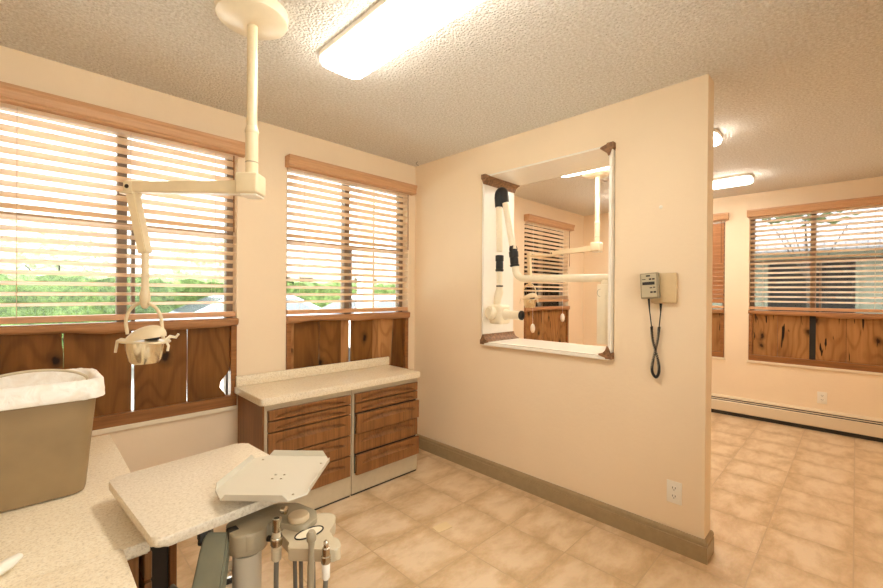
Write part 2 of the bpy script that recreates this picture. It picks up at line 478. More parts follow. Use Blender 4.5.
bm = nb()
box(bm, (XL - 0.2, YR - 0.2, -0.12), (D + T_W, T_W, 0.0)); struct('floor', bm, M['tile'])
bm = nb()
box(bm, (XL - 0.2, YR - 0.2, H), (D + T_W, T_W, H + 0.12)); struct('ceiling', bm, M['ceil'])
bm = nb()
def wall_x(bm, holes):
    us_holes = holes
    def place_lo(u, z): return (u, 0.0, z)
    us = sorted({XL - 0.2, D + T_W, *[h[0] for h in holes], *[h[1] for h in holes]})
    zs = [0.0, ZB, ZT, H]
    for a, b in zip(us, us[1:]):
        for c, d in zip(zs, zs[1:]):
            if any(h[0] < (a + b) / 2 < h[1] for h in holes) and c == ZB: continue
            box(bm, (a, 0.0, c), (b, T_W, d))
def tidy(bm):
    bmesh.ops.remove_doubles(bm, verts=bm.verts[:], dist=1e-5)
    bm.verts.index_update(); seen = {}
    for f in bm.faces: seen.setdefault(tuple(sorted(v.index for v in f.verts)), []).append(f)
    bmesh.ops.delete(bm, geom=[f for fs in seen.values() if len(fs) > 1 for f in fs], context='FACES_ONLY')
wall_x(bm, WIN_W); tidy(bm); struct('wall_left', bm, M['wall'])
bm = nb()
ys = sorted({YR - 0.2, 0.0, *[v for h in WIN_F for v in h]})
for a, b in zip(ys, ys[1:]):
    for c, d in zip([0, ZB, ZT], [ZB, ZT, H]):
        if any(h[0] < (a + b) / 2 < h[1] for h in WIN_F) and c == ZB: continue
        box(bm, (D, a, c), (D + T_W, b, d))
tidy(bm); struct('wall_back', bm, M['wall'])
# unseen rear wall, with a glazed opening added to let in fill light
RX0, RX1, RZ0, RZ1 = -2.75, -0.95, 0.85, 2.20
bm = nb()
box(bm, (XL - 0.2, YR - 0.2, 0), (D, YR, RZ0)); box(bm, (XL - 0.2, YR - 0.2, RZ1), (D, YR, H))
box(bm, (XL - 0.2, YR - 0.2, RZ0), (RX0, YR, RZ1)); box(bm, (RX1, YR - 0.2, RZ0), (D, YR, RZ1))
struct('wall_rear', bm, M['wall'])
r = structroot('window_6', (0, YR, 0))
bm = nb()
for k in range(3):
    xx = RX0 + (RX1 - RX0 - 0.05) * k / 2; box(bm, (xx, YR - 0.12, RZ0), (xx + 0.05, YR - 0.07, RZ1))
box(bm, (RX0, YR - 0.12, RZ0), (RX1, YR - 0.07, RZ0 + 0.05)); box(bm, (RX0, YR - 0.12, RZ1 - 0.05), (RX1, YR - 0.07, RZ1))
build('frame', bm, M['bronze'], r)
bm = nb(); box(bm, (RX0, YR - 0.10, RZ0), (RX1, YR - 0.095, RZ1)); build('pane', bm, M['glass'], r)
bm = nb(); box(bm, (XL - 0.2, YR, 0), (XL, 0, H)); struct('wall_side', bm, M['wall'])

# the partition with its pass-through
PT, PL = 0.1157, -2.205
OY0, OY1, OZ0, OZ1 = -1.745, -0.752, 0.965, 2.19      # hole in the partition
bm = nb()
ysp = [PL, OY0, OY1, 0.0]; zsp = [0, OZ0, OZ1, H]
for i in range(3):
    for j in range(3):
        if i == 1 and j == 1: continue
        box(bm, (0, ysp[i], zsp[j]), (PT, ysp[i + 1], zsp[j + 1]))
tidy(bm); struct('wall_partition', bm, M['wall'])
prof = [(0, 0), (0.0155, 0), (0.0155, 0.080), (0.0115, 0.083), (0.0115, 0.087), (0.0145, 0.090), (0.0135, 0.102), (0.008, 0.113), (0, 0.114)]
bm = nb(); sweep(bm, prof, [(0, 0.0), (0, PL), (PT, PL), (PT, 0.0)]); 
# outward must face away from the partition on every side
struct('baseboard_partition', bm, M['base'])

# ------------------------------------------------------------------ windows, blinds, board panels
WW = 1.081
def add_window(n, loc, rz, ww, two_bars=False, railcol=None):
    r = structroot('window_%d' % n, loc, rz)
    f = nb(); y0, y1 = 0.075, 0.125
    e = 0.038
    box(f, (0, y0, ZB), (e, y1, ZT)); box(f, (ww - e, y0, ZB), (ww, y1, ZT))
    box(f, (0, y0, ZB), (ww, y1, ZB + e)); box(f, (0, y0, ZT - e), (ww, y1, ZT))
    build('frame', f, M['bronze'], r, world=False)
    f = nb(); c = ww * 0.478
    box(f, (c - 0.022, y0 - 0.004, ZB + e), (c + 0.022, y1, ZT - e))
    build('mullion', f, M['bronze'], r, world=False)
    f = nb(); box(f, (c + 0.045, y0 + 0.02, 1.16), (c + 0.062, y1, 1.68)); build('sash_stile', f, M['bronze'], r, world=False)
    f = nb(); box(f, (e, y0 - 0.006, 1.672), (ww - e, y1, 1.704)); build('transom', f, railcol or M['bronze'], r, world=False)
    for a, b in ((e, c - 0.022), (c + 0.022, ww - e)):
        f = nb(); box(f, (a, 0.105, ZB + e), (b, 0.109, ZT - e)); build('pane', f, M['glass'], r, world=False)
    return r

def slats_mesh(x0, x1, zs, tilt, dep=0.0625, yc=0.016, th=0.0028):
    s = nb()
    ca, sa = math.cos(tilt), math.sin(tilt)
    for z in zs:
        n = 5; rows = []
        for sgn in (1, -1):
            for k in range(n):
                q = (k / (n - 1) - 0.5) * (1 if sgn == 1 else -1)
                yy = q * dep; zz = sgn * th / 2 + 0.0025 * (1 - 4 * q * q)
                rows.append((yc + yy * ca - zz * sa, z + yy * sa + zz * ca))
        a = [s.verts.new((x0, y, zz)) for y, zz in rows]; b = [s.verts.new((x1, y, zz)) for y, zz in rows]
        bridge(s, a, b); s.faces.new(a[::-1]); s.faces.new(b)
    return s

def add_blind(label, loc, rz, ww, tilt=-0.25, bottom=1.183, slatm='slat', ovals=False, stack=0.0):
    r = thing('window_blind', label, 'window blind', (loc[0], loc[1], 2.18), rz, 'wooden blinds at the windows')
    z0 = 2.18
    v = nb()
    pf = [(0.0, 2.180 - z0), (-0.060, 2.180 - z0), (-0.064, 2.186 - z0), (-0.058, 2.197 - z0), (-0.062, 2.206 - z0), (-0.066, 2.228 - z0), (-0.074, 2.237 - z0), (-0.074, 2.254 - z0), (0.0, 2.254 - z0)]
    a = [v.verts.new((-0.014, y, z)) for y, z in pf]; b = [v.verts.new((ww + 0.034, y, z)) for y, z in pf]
    bridge(v, a, b); v.faces.new(a[::-1]); v.faces.new(b)
    build('valance', v, M['oak'], r, world=False, smooth=25)
    h = nb(); box(h, (0.004, -0.015, 2.160 - z0), (ww - 0.004, 0.04, 2.18 - z0)); build('headrail', h, M['slat'], r, world=False)
    zs = []; z = 2.128
    while z > bottom + 0.040 + stack: zs.append(z - z0); z -= 0.0505
    k = stack + (0.008 if stack else 0)
    while k > 0.002: zs.append(bottom + 0.016 + k - z0); k -= 0.0062
    build('slats', slats_mesh(0.006, ww - 0.012, zs, tilt), M[slatm], r, world=False, smooth=40)
    q = nb(); box(q, (0.006, -0.015, bottom - z0), (ww - 0.012, 0.046, bottom + 0.030 - z0), 0.003); build('bottom_rail', q, M['oak'] if stack else M['slatd'], r, world=False)
    q = nb()
    for u in (0.12, ww * 0.5, ww - 0.13):
        for yy in (-0.0175, 0.0495):
            tube(q, [(u, yy, -0.01), (u, yy, bottom - z0)], 0.0009, 5)
    build('ladder_cord', q, M['cord'], r, world=False)
    q = nb(); tube(q, [(ww - 0.032, -0.03, -0.01), (ww - 0.03, -0.032, -0.48)], 0.0035, 8); build('tilt_wand', q, M['rail'], r, world=False)
    if ovals:
        for (u, ztop, zb) in ((0.09, 1.15, 0.93), (0.785, 1.16, 1.03)):
            q = nb(); tube(q, [(u, -0.062, -0.02), (u, -0.062, zb + 0.04 - z0)], 0.0016, 6)
            pc = build('pull_cord', q, M['oval'], r, world=False)
            q = nb(); lathe(q, [(0.001, -0.055), (0.018, -0.045), (0.027, -0.02), (0.028, 0.01), (0.02, 0.04), (0.004, 0.055)], (u, -0.062, zb - z0), n=16)
            build('pull', q, M['oval'], pc, world=False, smooth=50)
    return r

def wavy_board(b, x0, x1, z0, z1, y0, y1, wl=None, wr=None, amp=0.0, seed=0):
    """board with wavy sawn edges"""
    rnd = random.Random(seed); n = 14
    L = []; R_ = []
    pa, pb = rnd.uniform(0, 6), rnd.uniform(0, 6)
    for i in range(n + 1):
        t = i / n; z = z0 + (z1 - z0) * t
        L.append((x0 + (wl(t) if wl else amp * (0.5 + 0.5 * math.sin(5 * t + pa))), z))
        R_.append((x1 - (wr(t) if wr else amp * (0.5 + 0.5 * math.sin(4 * t + pb))), z))
    poly = L + R_[::-1]
    a = [b.verts.new((x, y0, z)) for x, z in poly]; c = [b.verts.new((x, y1, z)) for x, z in poly]
    b.faces.new(a[::-1]); b.faces.new(c); bridge(b, a, c)

def add_panel(label, loc, rz, ww, boards, ledge_top=1.172, seedk=0, ledge_h=0.047, railm='rail', ledgem='ledge', ledge_proud=0.034, below=0.0):
    r = thing('board_panel', label, 'wood panel', (loc[0], loc[1], ZB), rz, 'board panels under the blinds')
    # frame: two stiles and the bottom rail
    f = nb(); box(f, (0.002, -0.012, ZB + 0.062 - ZB), (0.034, 0.045, ledge_top - ledge_h - ZB), 0.002)
    build('stile', f, M[railm], r, world=False)
    f = nb(); box(f, (ww - 0.036, -0.012, 0.062), (ww - 0.002, 0.045, ledge_top - ledge_h - ZB), 0.002)
    build('stile', f, M[railm], r, world=False)
    f = nb(); box(f, (0.002, -0.014, 0.0), (ww - 0.002, 0.045, 0.062), 0.002); build('bottom_rail', f, M[railm], r, world=False)
    # live-edge ledge: upper edge straight, lower edge wandering
    f = nb(); n = 40; rnd = random.Random(seedk + 5)
    ph = [rnd.uniform(0, 6) for _ in range(3)]
    rows = []
    for i in range(n + 1):
        x = 0.001 + (ww - 0.002) * i / n
        wob = 0.006 * math.sin(5 * x + ph[0]) + 0.004 * math.sin(13 * x + ph[1]) + 0.003 * math.sin(23 * x + ph[2])
        zt = ledge_top - ZB; zb = zt - ledge_h + wob
        pr = ledge_proud + 0.5 * wob
        rows.append([f.verts.new((x, 0.06, zb)), f.verts.new((x, -pr + 0.012, zb)), f.verts.new((x, -pr, zb + 0.014)), f.verts.new((x, -pr - 0.002, zt - 0.006)), f.verts.new((x, -pr + 0.006, zt)), f.verts.new((x, 0.06, zt))])
    for a, b in zip(rows, rows[1:]): bridge(f, a, b)
    f.faces.new(rows[0][::-1]); f.faces.new(rows[-1])
    build('ledge', f, M[ledgem], r, world=False, smooth=50)
    for i, bd in enumerate(boards):
        x0, x1 = bd[0], bd[1]
        f = nb()
        wavy_board(f, x0, x1, 0.055, ledge_top - ledge_h - ZB + 0.012, 0.012 + 0.004 * (i % 2), 0.024 + 0.004 * (i % 2), bd[3] if len(bd) > 3 else (lambda t: 0), bd[4] if len(bd) > 4 else (lambda t: 0), 0, seedk + i)
        build('board', f, M[bd[2]], r, world=False)
    return r

def sill_trim(n, loc, rz, ww):
    t = nb(); box(t, (-0.012, -0.016, ZB - 0.026), (ww + 0.012, 0.0, ZB), 0.003)
    o = struct('trim_%d' % n, t, M['whitetrim'], world=False)
    o.location = loc; o.rotation_euler = (0, 0, rz)

z0_ = lambda t: 0
# window 1 (over the bin)
L1 = (-2.555, 0, 0)
add_window(1, L1, 0, WW, railcol=M['litrail'])
add_blind('wide wooden blind behind the hanging dental lamp and above the waste bin', L1, 0, WW)
add_panel('knotty brown board panel behind the waste bin, under the wide blind', L1, 0, WW, [
    (0.034, 0.281, 'slab', z0_, lambda t: 0.006 if t > 0.83 else 0.0005),
    (0.282, 0.552, 'slab'), (0.564, 0.812, 'slab'),
    (0.818, WW - 0.036, 'slab', lambda t: -0.003 + 0.004 * abs(t - 0.5), lambda t: 0.045 * math.exp(-((t - 0.17) / 0.11) ** 2) + (0.012 if t < 0.3 else 0.0)),
], seedk=3)
sill_trim(1, L1, 0, WW)
# window 2 (over the drawer cabinets)
L2 = (-1.158, 0, 0)
add_window(2, L2, 0, WW, railcol=M['litrail'])
add_blind('wooden blind above the speckled worktop, in the corner by the partition', L2, 0, WW)
add_panel('brown board panel with one bright gap, above the drawer cabinets', L2, 0, WW, [
    (0.034, 0.062, 'sap'), (0.062, 0.252, 'slab'), (0.255, 0.432, 'slab'), (0.432, 0.499, 'sap'), (0.521, 0.72, 'slab'),
    (0.72, 0.775, 'sap'), (0.775, 0.90, 'sap', z0_, lambda t: -0.03 * t), (0.905, WW - 0.036, 'slab', lambda t: 0.035 * t),
], seedk=9)
sill_trim(2, L2, 0, WW)
# window 3 (seen through the pass-through)
L3 = (1.69, 0, 0); W3 = 1.045
add_window(3, L3, 0, W3)
add_blind('partly raised wooden blind seen through the pass-through', L3, 0, W3, bottom=1.236, ovals=True, stack=0.045)
add_panel('rough board panel seen through the pass-through, white pulls hanging before it', L3, 0, W3, [
    (0.03, 0.42, 'slab2'), (0.445, 0.75, 'slab2'), (0.752, W3 - 0.036, 'slab2')], ledge_top=1.175, seedk=15, ledge_h=0.045)
sill_trim(3, L3, 0, W3)
# window 4 (sliver beyond the partition end) and window 5 on the far wall
W4 = WIN_F[0][1] - WIN_F[0][0]
L4 = (D, WIN_F[0][1], 0); R4 = -PI / 2
add_window(4, L4, R4, W4)
add_blind('closed orange wooden blind on the far wall, half hidden by the partition end', L4, R4, W4, tilt=-0.8, slatm='slatd')
add_panel('brown board panel on the far wall, half hidden by the partition end', L4, R4, W4, [
    (0.034, 0.4, 'slab2'), (0.405, 0.7, 'slab2'), (0.702, W4 - 0.036, 'slab2')], seedk=21)
sill_trim(4, L4, R4, W4)
L5 = (D, -1.905, 0)
add_window(5, L5, R4, WW)
add_blind('wooden blind on the far wall above the long white heater', L5, R4, WW)
p5 = add_panel('cracked reddish board panel on the far wall above the long white heater', L5, R4, WW, [
    (0.034, 0.245, 'slab2'), (0.247, 0.496, 'slab2'), (0.545, 0.762, 'slab2'), (0.764, WW - 0.036, 'slab2')], seedk=27)
q = nb(); box(q, (0.490, 0.029, 0.06), (0.552, 0.046, 0.5)); build('backing_strip', q, M['black'], p5, world=False)
sill_trim(5, L5, R4, WW)

# ------------------------------------------------------------------ baseboard heater and outlets
r = thing('baseboard_heater', 'long white hydronic baseboard heater along the far wall', 'heater', (D, -2.2, 0.03))
b = nb()
poly = [(D - 0.062, 0.042), (D - 0.066, 0.050), (D - 0.066, 0.150), (D - 0.058, 0.158), (D - 0.050, 0.150), (D - 0.050, 0.042)]
Mx = Matrix(((1, 0, 0, 0), (0, 0, 1, 0), (0, 1, 0, 0), (0, 0, 0, 1)))
prism(b, poly, -3.38, -0.08, Mx); build('front_cover', b, M['heater'], r)
b = nb(); prism(b, [(D - 0.004, 0.03), (D, 0.03), (D, 0.208), (D - 0.058, 0.200), (D - 0.062, 0.190), (D - 0.058, 0.186), (D - 0.01, 0.195), (D - 0.004, 0.19)], -3.38, -0.08, Mx); build('back_plate', b, M['heater'], r)
b = nb(); box(b, (D - 0.047, -3.36, 0.0), (D - 0.006, -0.1, 0.183)); build('fins_and_kick_shade', b, M['dark'], r)  # dark fin block reaches the floor, painting the shadow below the cover
b = nb(); prism(b, [(D - 0.062, 0.168), (D - 0.060, 0.173), (D - 0.048, 0.176), (D - 0.048, 0.171)], -3.36, -0.1, Mx); build('damper', b, M['heater'], r)
b = nb(); box(b, (D - 0.068, -3.446, 0.0), (D, -3.38, 0.208), 0.004); build('end_cap', b, M['heater'], r)
b = nb(); box(b, (D - 0.068, -0.08, 0.0), (D, -0.004, 0.208), 0.004); build('end_cap', b, M['heater'], r)

def outlet(label, loc, rz):
    """local: faces -y, wall face at y=0"""
    r = thing('electrical_outlet', label, 'outlet', loc, rz, 'duplex wall outlets')
    b = nb(); box(b, (-0.036, -0.006, -0.058), (0.036, 0, 0.058), 0.003); build('cover_plate', b, M['white'], r, world=False, smooth=30)
    for zc in (0.021, -0.021):
        b = nb()
        poly = [(0.017 * math.cos(a), 0.0145 * math.sin(a)) for a in [2 * PI * k / 20 for k in range(20)]]
        Mz = Matrix(((1, 0, 0, 0), (0, 0, 1, 0), (0, 1, 0, zc), (0, 0, 0, 1)))
        prism(b, poly, -0.009, -0.004, Mz)
        s = build('socket', b, M['white'], r, world=False)
        b = nb()
        for sx in (-0.0065, 0.0065): box(b, (sx - 0.0014, -0.0098, zc - 0.001), (sx + 0.0014, -0.0085, zc + 0.0085))
        lathe(b, [(0.0024, 0.0), (0.0024, 0.0013)], (0, -0.0098, zc - 0.007), (0, 1, 0), 10)
        build('slot', b, M['black'], s, world=False)
    return r
outlet('white duplex outlet low on the cream partition near its end', (0, -2.068, 0.304), -PI / 2)
outlet('white duplex outlet on the far wall above the heater', (D, -2.502, 0.325), -PI / 2)

# ------------------------------------------------------------------ pass-through box
FX0, FX1 = -0.032, 0.345
YL, YR_, ZL, ZH = -0.800, -1.722, 0.985, 2.188       # inner faces
r = thing('pass_through_frame', 'white box frame with brown corners lining the opening in the partition', 'opening frame', (0.1, -1.26, ZL))
e = 0.018
def panel(lo, hi, nm='side_panel'):
    b = nb(); box(b, lo, hi, 0.003); return build(nm, b, M['panelwhite'], r)
panel((FX0, YL, ZL), (FX1, YL + e, ZH))
panel((FX0, YR_ - e, ZL), (FX1, YR_, ZH))
panel((FX0, YR_ - e + 0.03, ZH), (FX1, YL + e - 0.03, ZH + 0.012), 'top_panel')
panel((FX0, YR_ - e + 0.03, ZL - 0.012), (FX1, YL + e - 0.03, ZL), 'bottom_panel')
# lip under the sill and around the front
b = nb(); box(b, (FX0 - 0.004, YR_ - 0.01, ZL - 0.028), (FX0 + 0.012, YL + 0.01, ZL - 0.012), 0.003); build('front_lip', b, M['panelwhite'], r)
def corner(yc, zc, sy, sz):
    k = 0.052
    pts = [(yc - sy * 0.026, zc - sz * 0.022), (yc - sy * 0.026, zc + sz * 0.012)]
    pts += [(yc - sy * 0.020, zc + sz * 0.012), (yc - sy * 0.004, zc + sz * (k - 0.002)), (yc + sy * 0.004, zc + sz * k)]
    for i in range(1, 8):
        a = i / 8
        pts.append((yc + sy * (0.006 + (k - 0.006) * a ** 1.8), zc + sz * (0.006 + (k - 0.006) * (1 - a) ** 1.8)))
    pts += [(yc + sy * k, zc + sz * 0.004), (yc + sy * (k - 0.002), zc - sz * 0.004), (yc + sy * 0.012, zc - sz * 0.016), (yc + sy * 0.012, zc - sz * 0.022)]
    b = nb()
    Mz = Matrix(((0, 0, 1, 0), (1, 0, 0, 0), (0, 1, 0, 0), (0, 0, 0, 1)))
    prism(b, pts, FX0 - 0.006, FX1 + 0.004, Mz)
    build('corner_strip', b, M['rust'], r)
for yc, sy in ((YL, -1), (YR_, 1)):
    for zc, sz in ((ZL, 1), (ZH, -1)): corner(yc, zc, sy, sz)

# ------------------------------------------------------------------ x-ray arm folded in the pass-through
r = thing('dental_xray_arm', 'folded cream x-ray arm with black joints parked inside the pass-through', 'x-ray arm', (0.05, -1.68, ZL))
b = nb(); box(b, (0.0, YR_ + 0.0005, 1.042), (0.13, -1.640, 1.395), 0.006); mb = build('mounting_box', b, M['cream2'], r, smooth=30)
b = nb()
pts = [(0.0, -1.664 + 0.020 * math.cos(a) , 1.345 + 0.022 * math.sin(a)) for a in [PI * 0.5 - PI * k / 16 for k in range(17)]]
tube(b, [(-0.001, p[1], p[2]) for p in pts], 0.0014, 6); build('knockout_tab', b, M['greytan'], mb)
X = 0.03
b = nb(); lathe(b, [(0.022, 0), (0.03, 0.005), (0.03, 0.03), (0.024, 0.04)], (0.06, -1.672, 1.392), n=20); build('swivel', b, M['cream2'], r, smooth=40)
b = nb()
pts = [(0.055, -1.70, 1.434), (0.05, -1.63, 1.434), (X, -1.12, 1.440)]
for k in range(1, 8):
    a = k / 8 * PI / 2
    pts.append((X, -1.11 + 0.072 * math.sin(a), 1.512 - 0.072 * math.cos(a)))
pts += [(X, -1.030, 1.56)]
tube(b, pts, 0.0245, 16); build('lower_arm', b, M['cream2'], r, smooth=50)
def joint(p, q, rad, nm='joint_sleeve', m='black'):
    b = nb(); p = V(p); q = V(q); L = (q - p).length; ax = (q - p) / L
    lathe(b, [(rad * 0.8, 0), (rad * 1.1, L * 0.03), (rad * 1.1, L * 0.14), (rad * 0.93, L * 0.17), (rad, L * 0.22), (rad, L * 0.56), (rad * 0.88, L * 0.6), (rad * 1.1, L * 0.64), (rad * 1.1, L * 0.97), (rad * 0.85, L)], p, ax, 18)
    return build(nm, b, M[m], r, smooth=35)
joint((X, -1.031, 1.525), (X, -1.019, 1.635), 0.030)
b = nb(); tube(b, [(X, -1.017, 1.65), (X, -0.944, 2.005)], 0.0245, 16); build('upper_arm', b, M['cream2'], r, smooth=50)
b = nb(); tube(b, [(X, -1.030, 1.648), (X, -1.006, 1.648 )], 0.034, 16); build('clamp_ring', b, M['black'], r)
# black elbow at the top
b = nb()
pts = [(X, -0.946, 1.985), (X, -0.935, 2.035)] + [(X, -0.911 - 0.022 * math.cos(a), 2.045 + 0.030 * math.sin(a)) for a in [PI * k / 8 for k in range(9)]] + [(X, -0.888, 2.03), (X, -0.889, 1.965)]
tube(b, pts, [0.027] + [0.033] * (len(pts) - 2) + [0.029], 16); build('elbow_cover', b, M['black'], r, smooth=50)
b = nb(); tube(b, [(X, -0.889, 1.99), (X, -0.898, 1.64)], 0.0225, 16); build('fore_arm', b, M['cream2'], r, smooth=50)
joint((X, -0.898, 1.495), (X, -0.898, 1.615), 0.027)
b = nb(); tube(b, [(X, -0.898, 1.54), (X, -0.900, 1.39)], 0.021, 16); build('wrist', b, M['cream2'], r, smooth=50)
b = nb(); tube(b, [(X, -0.900, 1.395), (X, -0.900, 1.385)], 0.025, 16); build('clamp_ring', b, M['black'], r)
b = nb(); tube(b, [(X, -0.900, 1.386), (X, -0.898, 1.345), (X - 0.005, -0.886, 1.30), (X - 0.005, -0.880, 1.22)], [0.021, 0.030, 0.028, 0.024], 16); build('yoke', b, M['cream2'], r, smooth=50)
b = nb(); box(b, (-0.03, -0.955, 1.115), (0.10, -0.845, 1.255), 0.022, 4); hd = build('tube_head', b, M['cream2'], r, smooth=50)
b = nb(); lathe(b, [(0.04, -0.02), (0.050, 0.0), (0.050, 0.022), (0.038, 0.034), (0.036, 0.03), (0.02, 0.03)], (-0.03, -0.878, 1.196), (-1, 0.35, 0), 24); build('head_cap', b, M['cream2'], hd, smooth=40)
b = nb(); lathe(b, [(0.03, 0.0), (0.042, 0.004), (0.042, 0.03), (0.03, 0.034)], (0.02, -0.848, 1.195), (-0.2, 1, 0), 24); build('side_cap', b, M['cream2'], hd, smooth=40)
b = nb(); lathe(b, [(0.042, 0.0), (0.036, 0.02), (0.031, 0.028), (0.031, 0.135)], (0.03, -0.95, 1.185), (0, -1, 0), 24); cn = build('aiming_cone', b, M['cream2'], r, smooth=40)
b = nb(); lathe(b, [(0.031, 0.0), (0.033, 0.002), (0.033, 0.012), (0.020, 0.013), (0.02, 0.005)], (0.03, -1.084, 1.185), (0, -1, 0), 24); build('cone_ring', b, M['black'], cn, smooth=40)

# ------------------------------------------------------------------ wall box and handset
b = nb(); box(b, (-0.030, -2.077, 1.292), (0, -1.952, 1.452), 0.008, 3)
tag(build('control_box', b, M['boxcream'], smooth=40, origin=(0, -2.01, 1.292)), 'square tan control box on the partition, right of the hand control', 'wall box')
r = thing('hand_control', 'grey hand control with dark buttons and coiled black cord on the partition', 'hand control', (-0.04, -1.942, 1.31))
tm = Matrix.Translation((-0.052, -1.957, 1.383)) @ Matrix.Rotation(math.radians(-4), 4, 'X') @ Matrix.Rotation(math.radians(3), 4, 'Y')
b = nb(); box(b, (-0.017, -0.045, -0.068), (0.017, 0.045, 0.068), 0.005, 3); b.transform(tm); build('body', b, M['handset'], r, smooth=40)
b = nb(); box(b, (-0.019, -0.037, -0.060), (-0.016, 0.037, 0.062), 0.001); b.transform(tm); build('faceplate', b, plain('handset_face', (0.52, 0.45, 0.30), 0.4), r)
def btn(y0, y1, z0, z1, nm, m='dark'):
    b = nb(); box(b, (-0.0215, y0, z0), (-0.0185, y1, z1), 0.0006); b.transform(tm); build(nm, b, M[m], r)
btn(-0.029, 0.032, 0.004, 0.020, 'display')
for (yc, zc, w, h) in ((0.002, 0.052, 0.010, 0.004), (-0.008, 0.034, 0.006, 0.004), (-0.024, 0.034, 0.006, 0.004), (0.024, 0.034, 0.009, 0.0018), (-0.010, -0.012, 0.006, 0.0025), (-0.026, -0.010, 0.005, 0.0025), (-0.012, -0.035, 0.006, 0.0045), (-0.028, -0.035, 0.006, 0.0045)):
    btn(yc - w, yc + w, zc - h, zc + h, 'button')
# cord: straight leads, then a coil looping at the bottom
b = nb()
lead1 = [(-0.050, -1.950, 1.316), (-0.036, -1.950, 1.25), (-0.025, -1.957, 1.165)]
lead2 = [(-0.018, -2.000, 1.290), (-0.020, -2.000, 1.24), (-0.022, -1.994, 1.165)]
tube(b, lead1, [0.006, 0.003, 0.003], 8); tube(b, lead2, [0.007, 0.0032, 0.003], 8)
cen = []
ctrl = [V((-0.025, -1.957, 1.165)), V((-0.025, -1.964, 1.09)), V((-0.027, -1.992, 0.985)), V((-0.027, -1.996, 0.925)), V((-0.026, -1.981, 0.897)), V((-0.025, -1.962, 0.925)), V((-0.025, -1.966, 0.985)), V((-0.025, -1.987, 1.09)), V((-0.022, -1.994, 1.165))]
def cat(P, n):
    out = []
    for i in range(len(P) - 1):
        p0 = P[max(i - 1, 0)]; p1 = P[i]; p2 = P[i + 1]; p3 = P[min(i + 2, len(P) - 1)]
        for k in range(n):
            t = k / n
            out.append(0.5 * ((2 * p1) + (p2 - p0) * t + (2 * p0 - 5 * p1 + 4 * p2 - p3) * t * t + (3 * p1 - p0 - 3 * p2 + p3) * t ** 3))
    out.append(P[-1]); return out
C = cat(ctrl, 60)
hel = []
for i, p in enumerate(C):
    d = (C[min(i + 1, len(C) - 1)] - C[max(i - 1, 0)]).normalized(); s, u = V((1, 0, 0)), d.cross(V((1, 0, 0))).normalized()
    a = i * 2 * PI / 6.0
    hel.append(p + s * 0.0058 * math.cos(a) + u * 0.0058 * math.sin(a))
tube(b, hel, 0.0024, 5)
build('coiled_cord', b, M['black'], r, smooth=60)
# small white button stuck on the wall
b = nb(); lathe(b, [(0.009, 0), (0.0095, 0.002), (0.007, 0.0045), (0.001, 0.005)], (0, -1.991, 1.806), (-1, 0, 0), 18)
tag(build('wall_button', b, M['white'], origin=(0, -1.991, 1.806), smooth=40), 'tiny white button on the partition above the hand control', 'button')

# ------------------------------------------------------------------ ceiling lights
def ceiling_light(label, x0, x1, y0, y1, drop=0.066, m='lamp'):
    r = thing('ceiling_light', label, 'ceiling light', ((x0 + x1) / 2, (y0 + y1) / 2, H), 0, 'wraparound ceiling lights')
    cx, cy, w, l = (x0 + x1) / 2, (y0 + y1) / 2, x1 - x0, y1 - y0
    def lp(bm, inset, z, rad):
        return [bm.verts.new((x, y, z)) for x, y in rrect(x0 + inset, y0 + inset, x1 - inset, y1 - inset, rad, 6)]
    def loft(bm, rows):
        prev = None
        for a in rows:
            k = lp(bm, *a)
            if prev: bridge(bm, prev, k)
            else: bm.faces.new(k[::-1])
            prev = k
        bm.faces.new(prev)
    b = nb(); loft(b, [(0.004, H, 0.05), (0.0, H - 0.002, 0.052), (0.0, H - 0.024, 0.052), (0.004, H - 0.026, 0.05)]); build('base', b, M['lampbase'], r, smooth=40)
    b = nb(); loft(b, [(0.005, H - 0.025, 0.05), (0.003, H - 0.030, 0.05), (0.008, H - drop * 0.8, 0.05), (0.022, H - drop * 0.95, 0.045), (0.05, H - drop, 0.03)])
    build('diffuser', b, M[m], r, smooth=50)
    return r
ceiling_light('big glowing ceiling light nearest the hanging dental lamp', -1.462, -1.236, -2.19, -0.965)
ceiling_light('glowing ceiling light past the partition, nearer the far wall', 2.185, 2.41, -2.055, -0.83, m='lamp2')
ceiling_light('glowing ceiling light mostly hidden behind the partition top edge', 0.80, 1.025, -2.075, -0.85, m='lamp2')

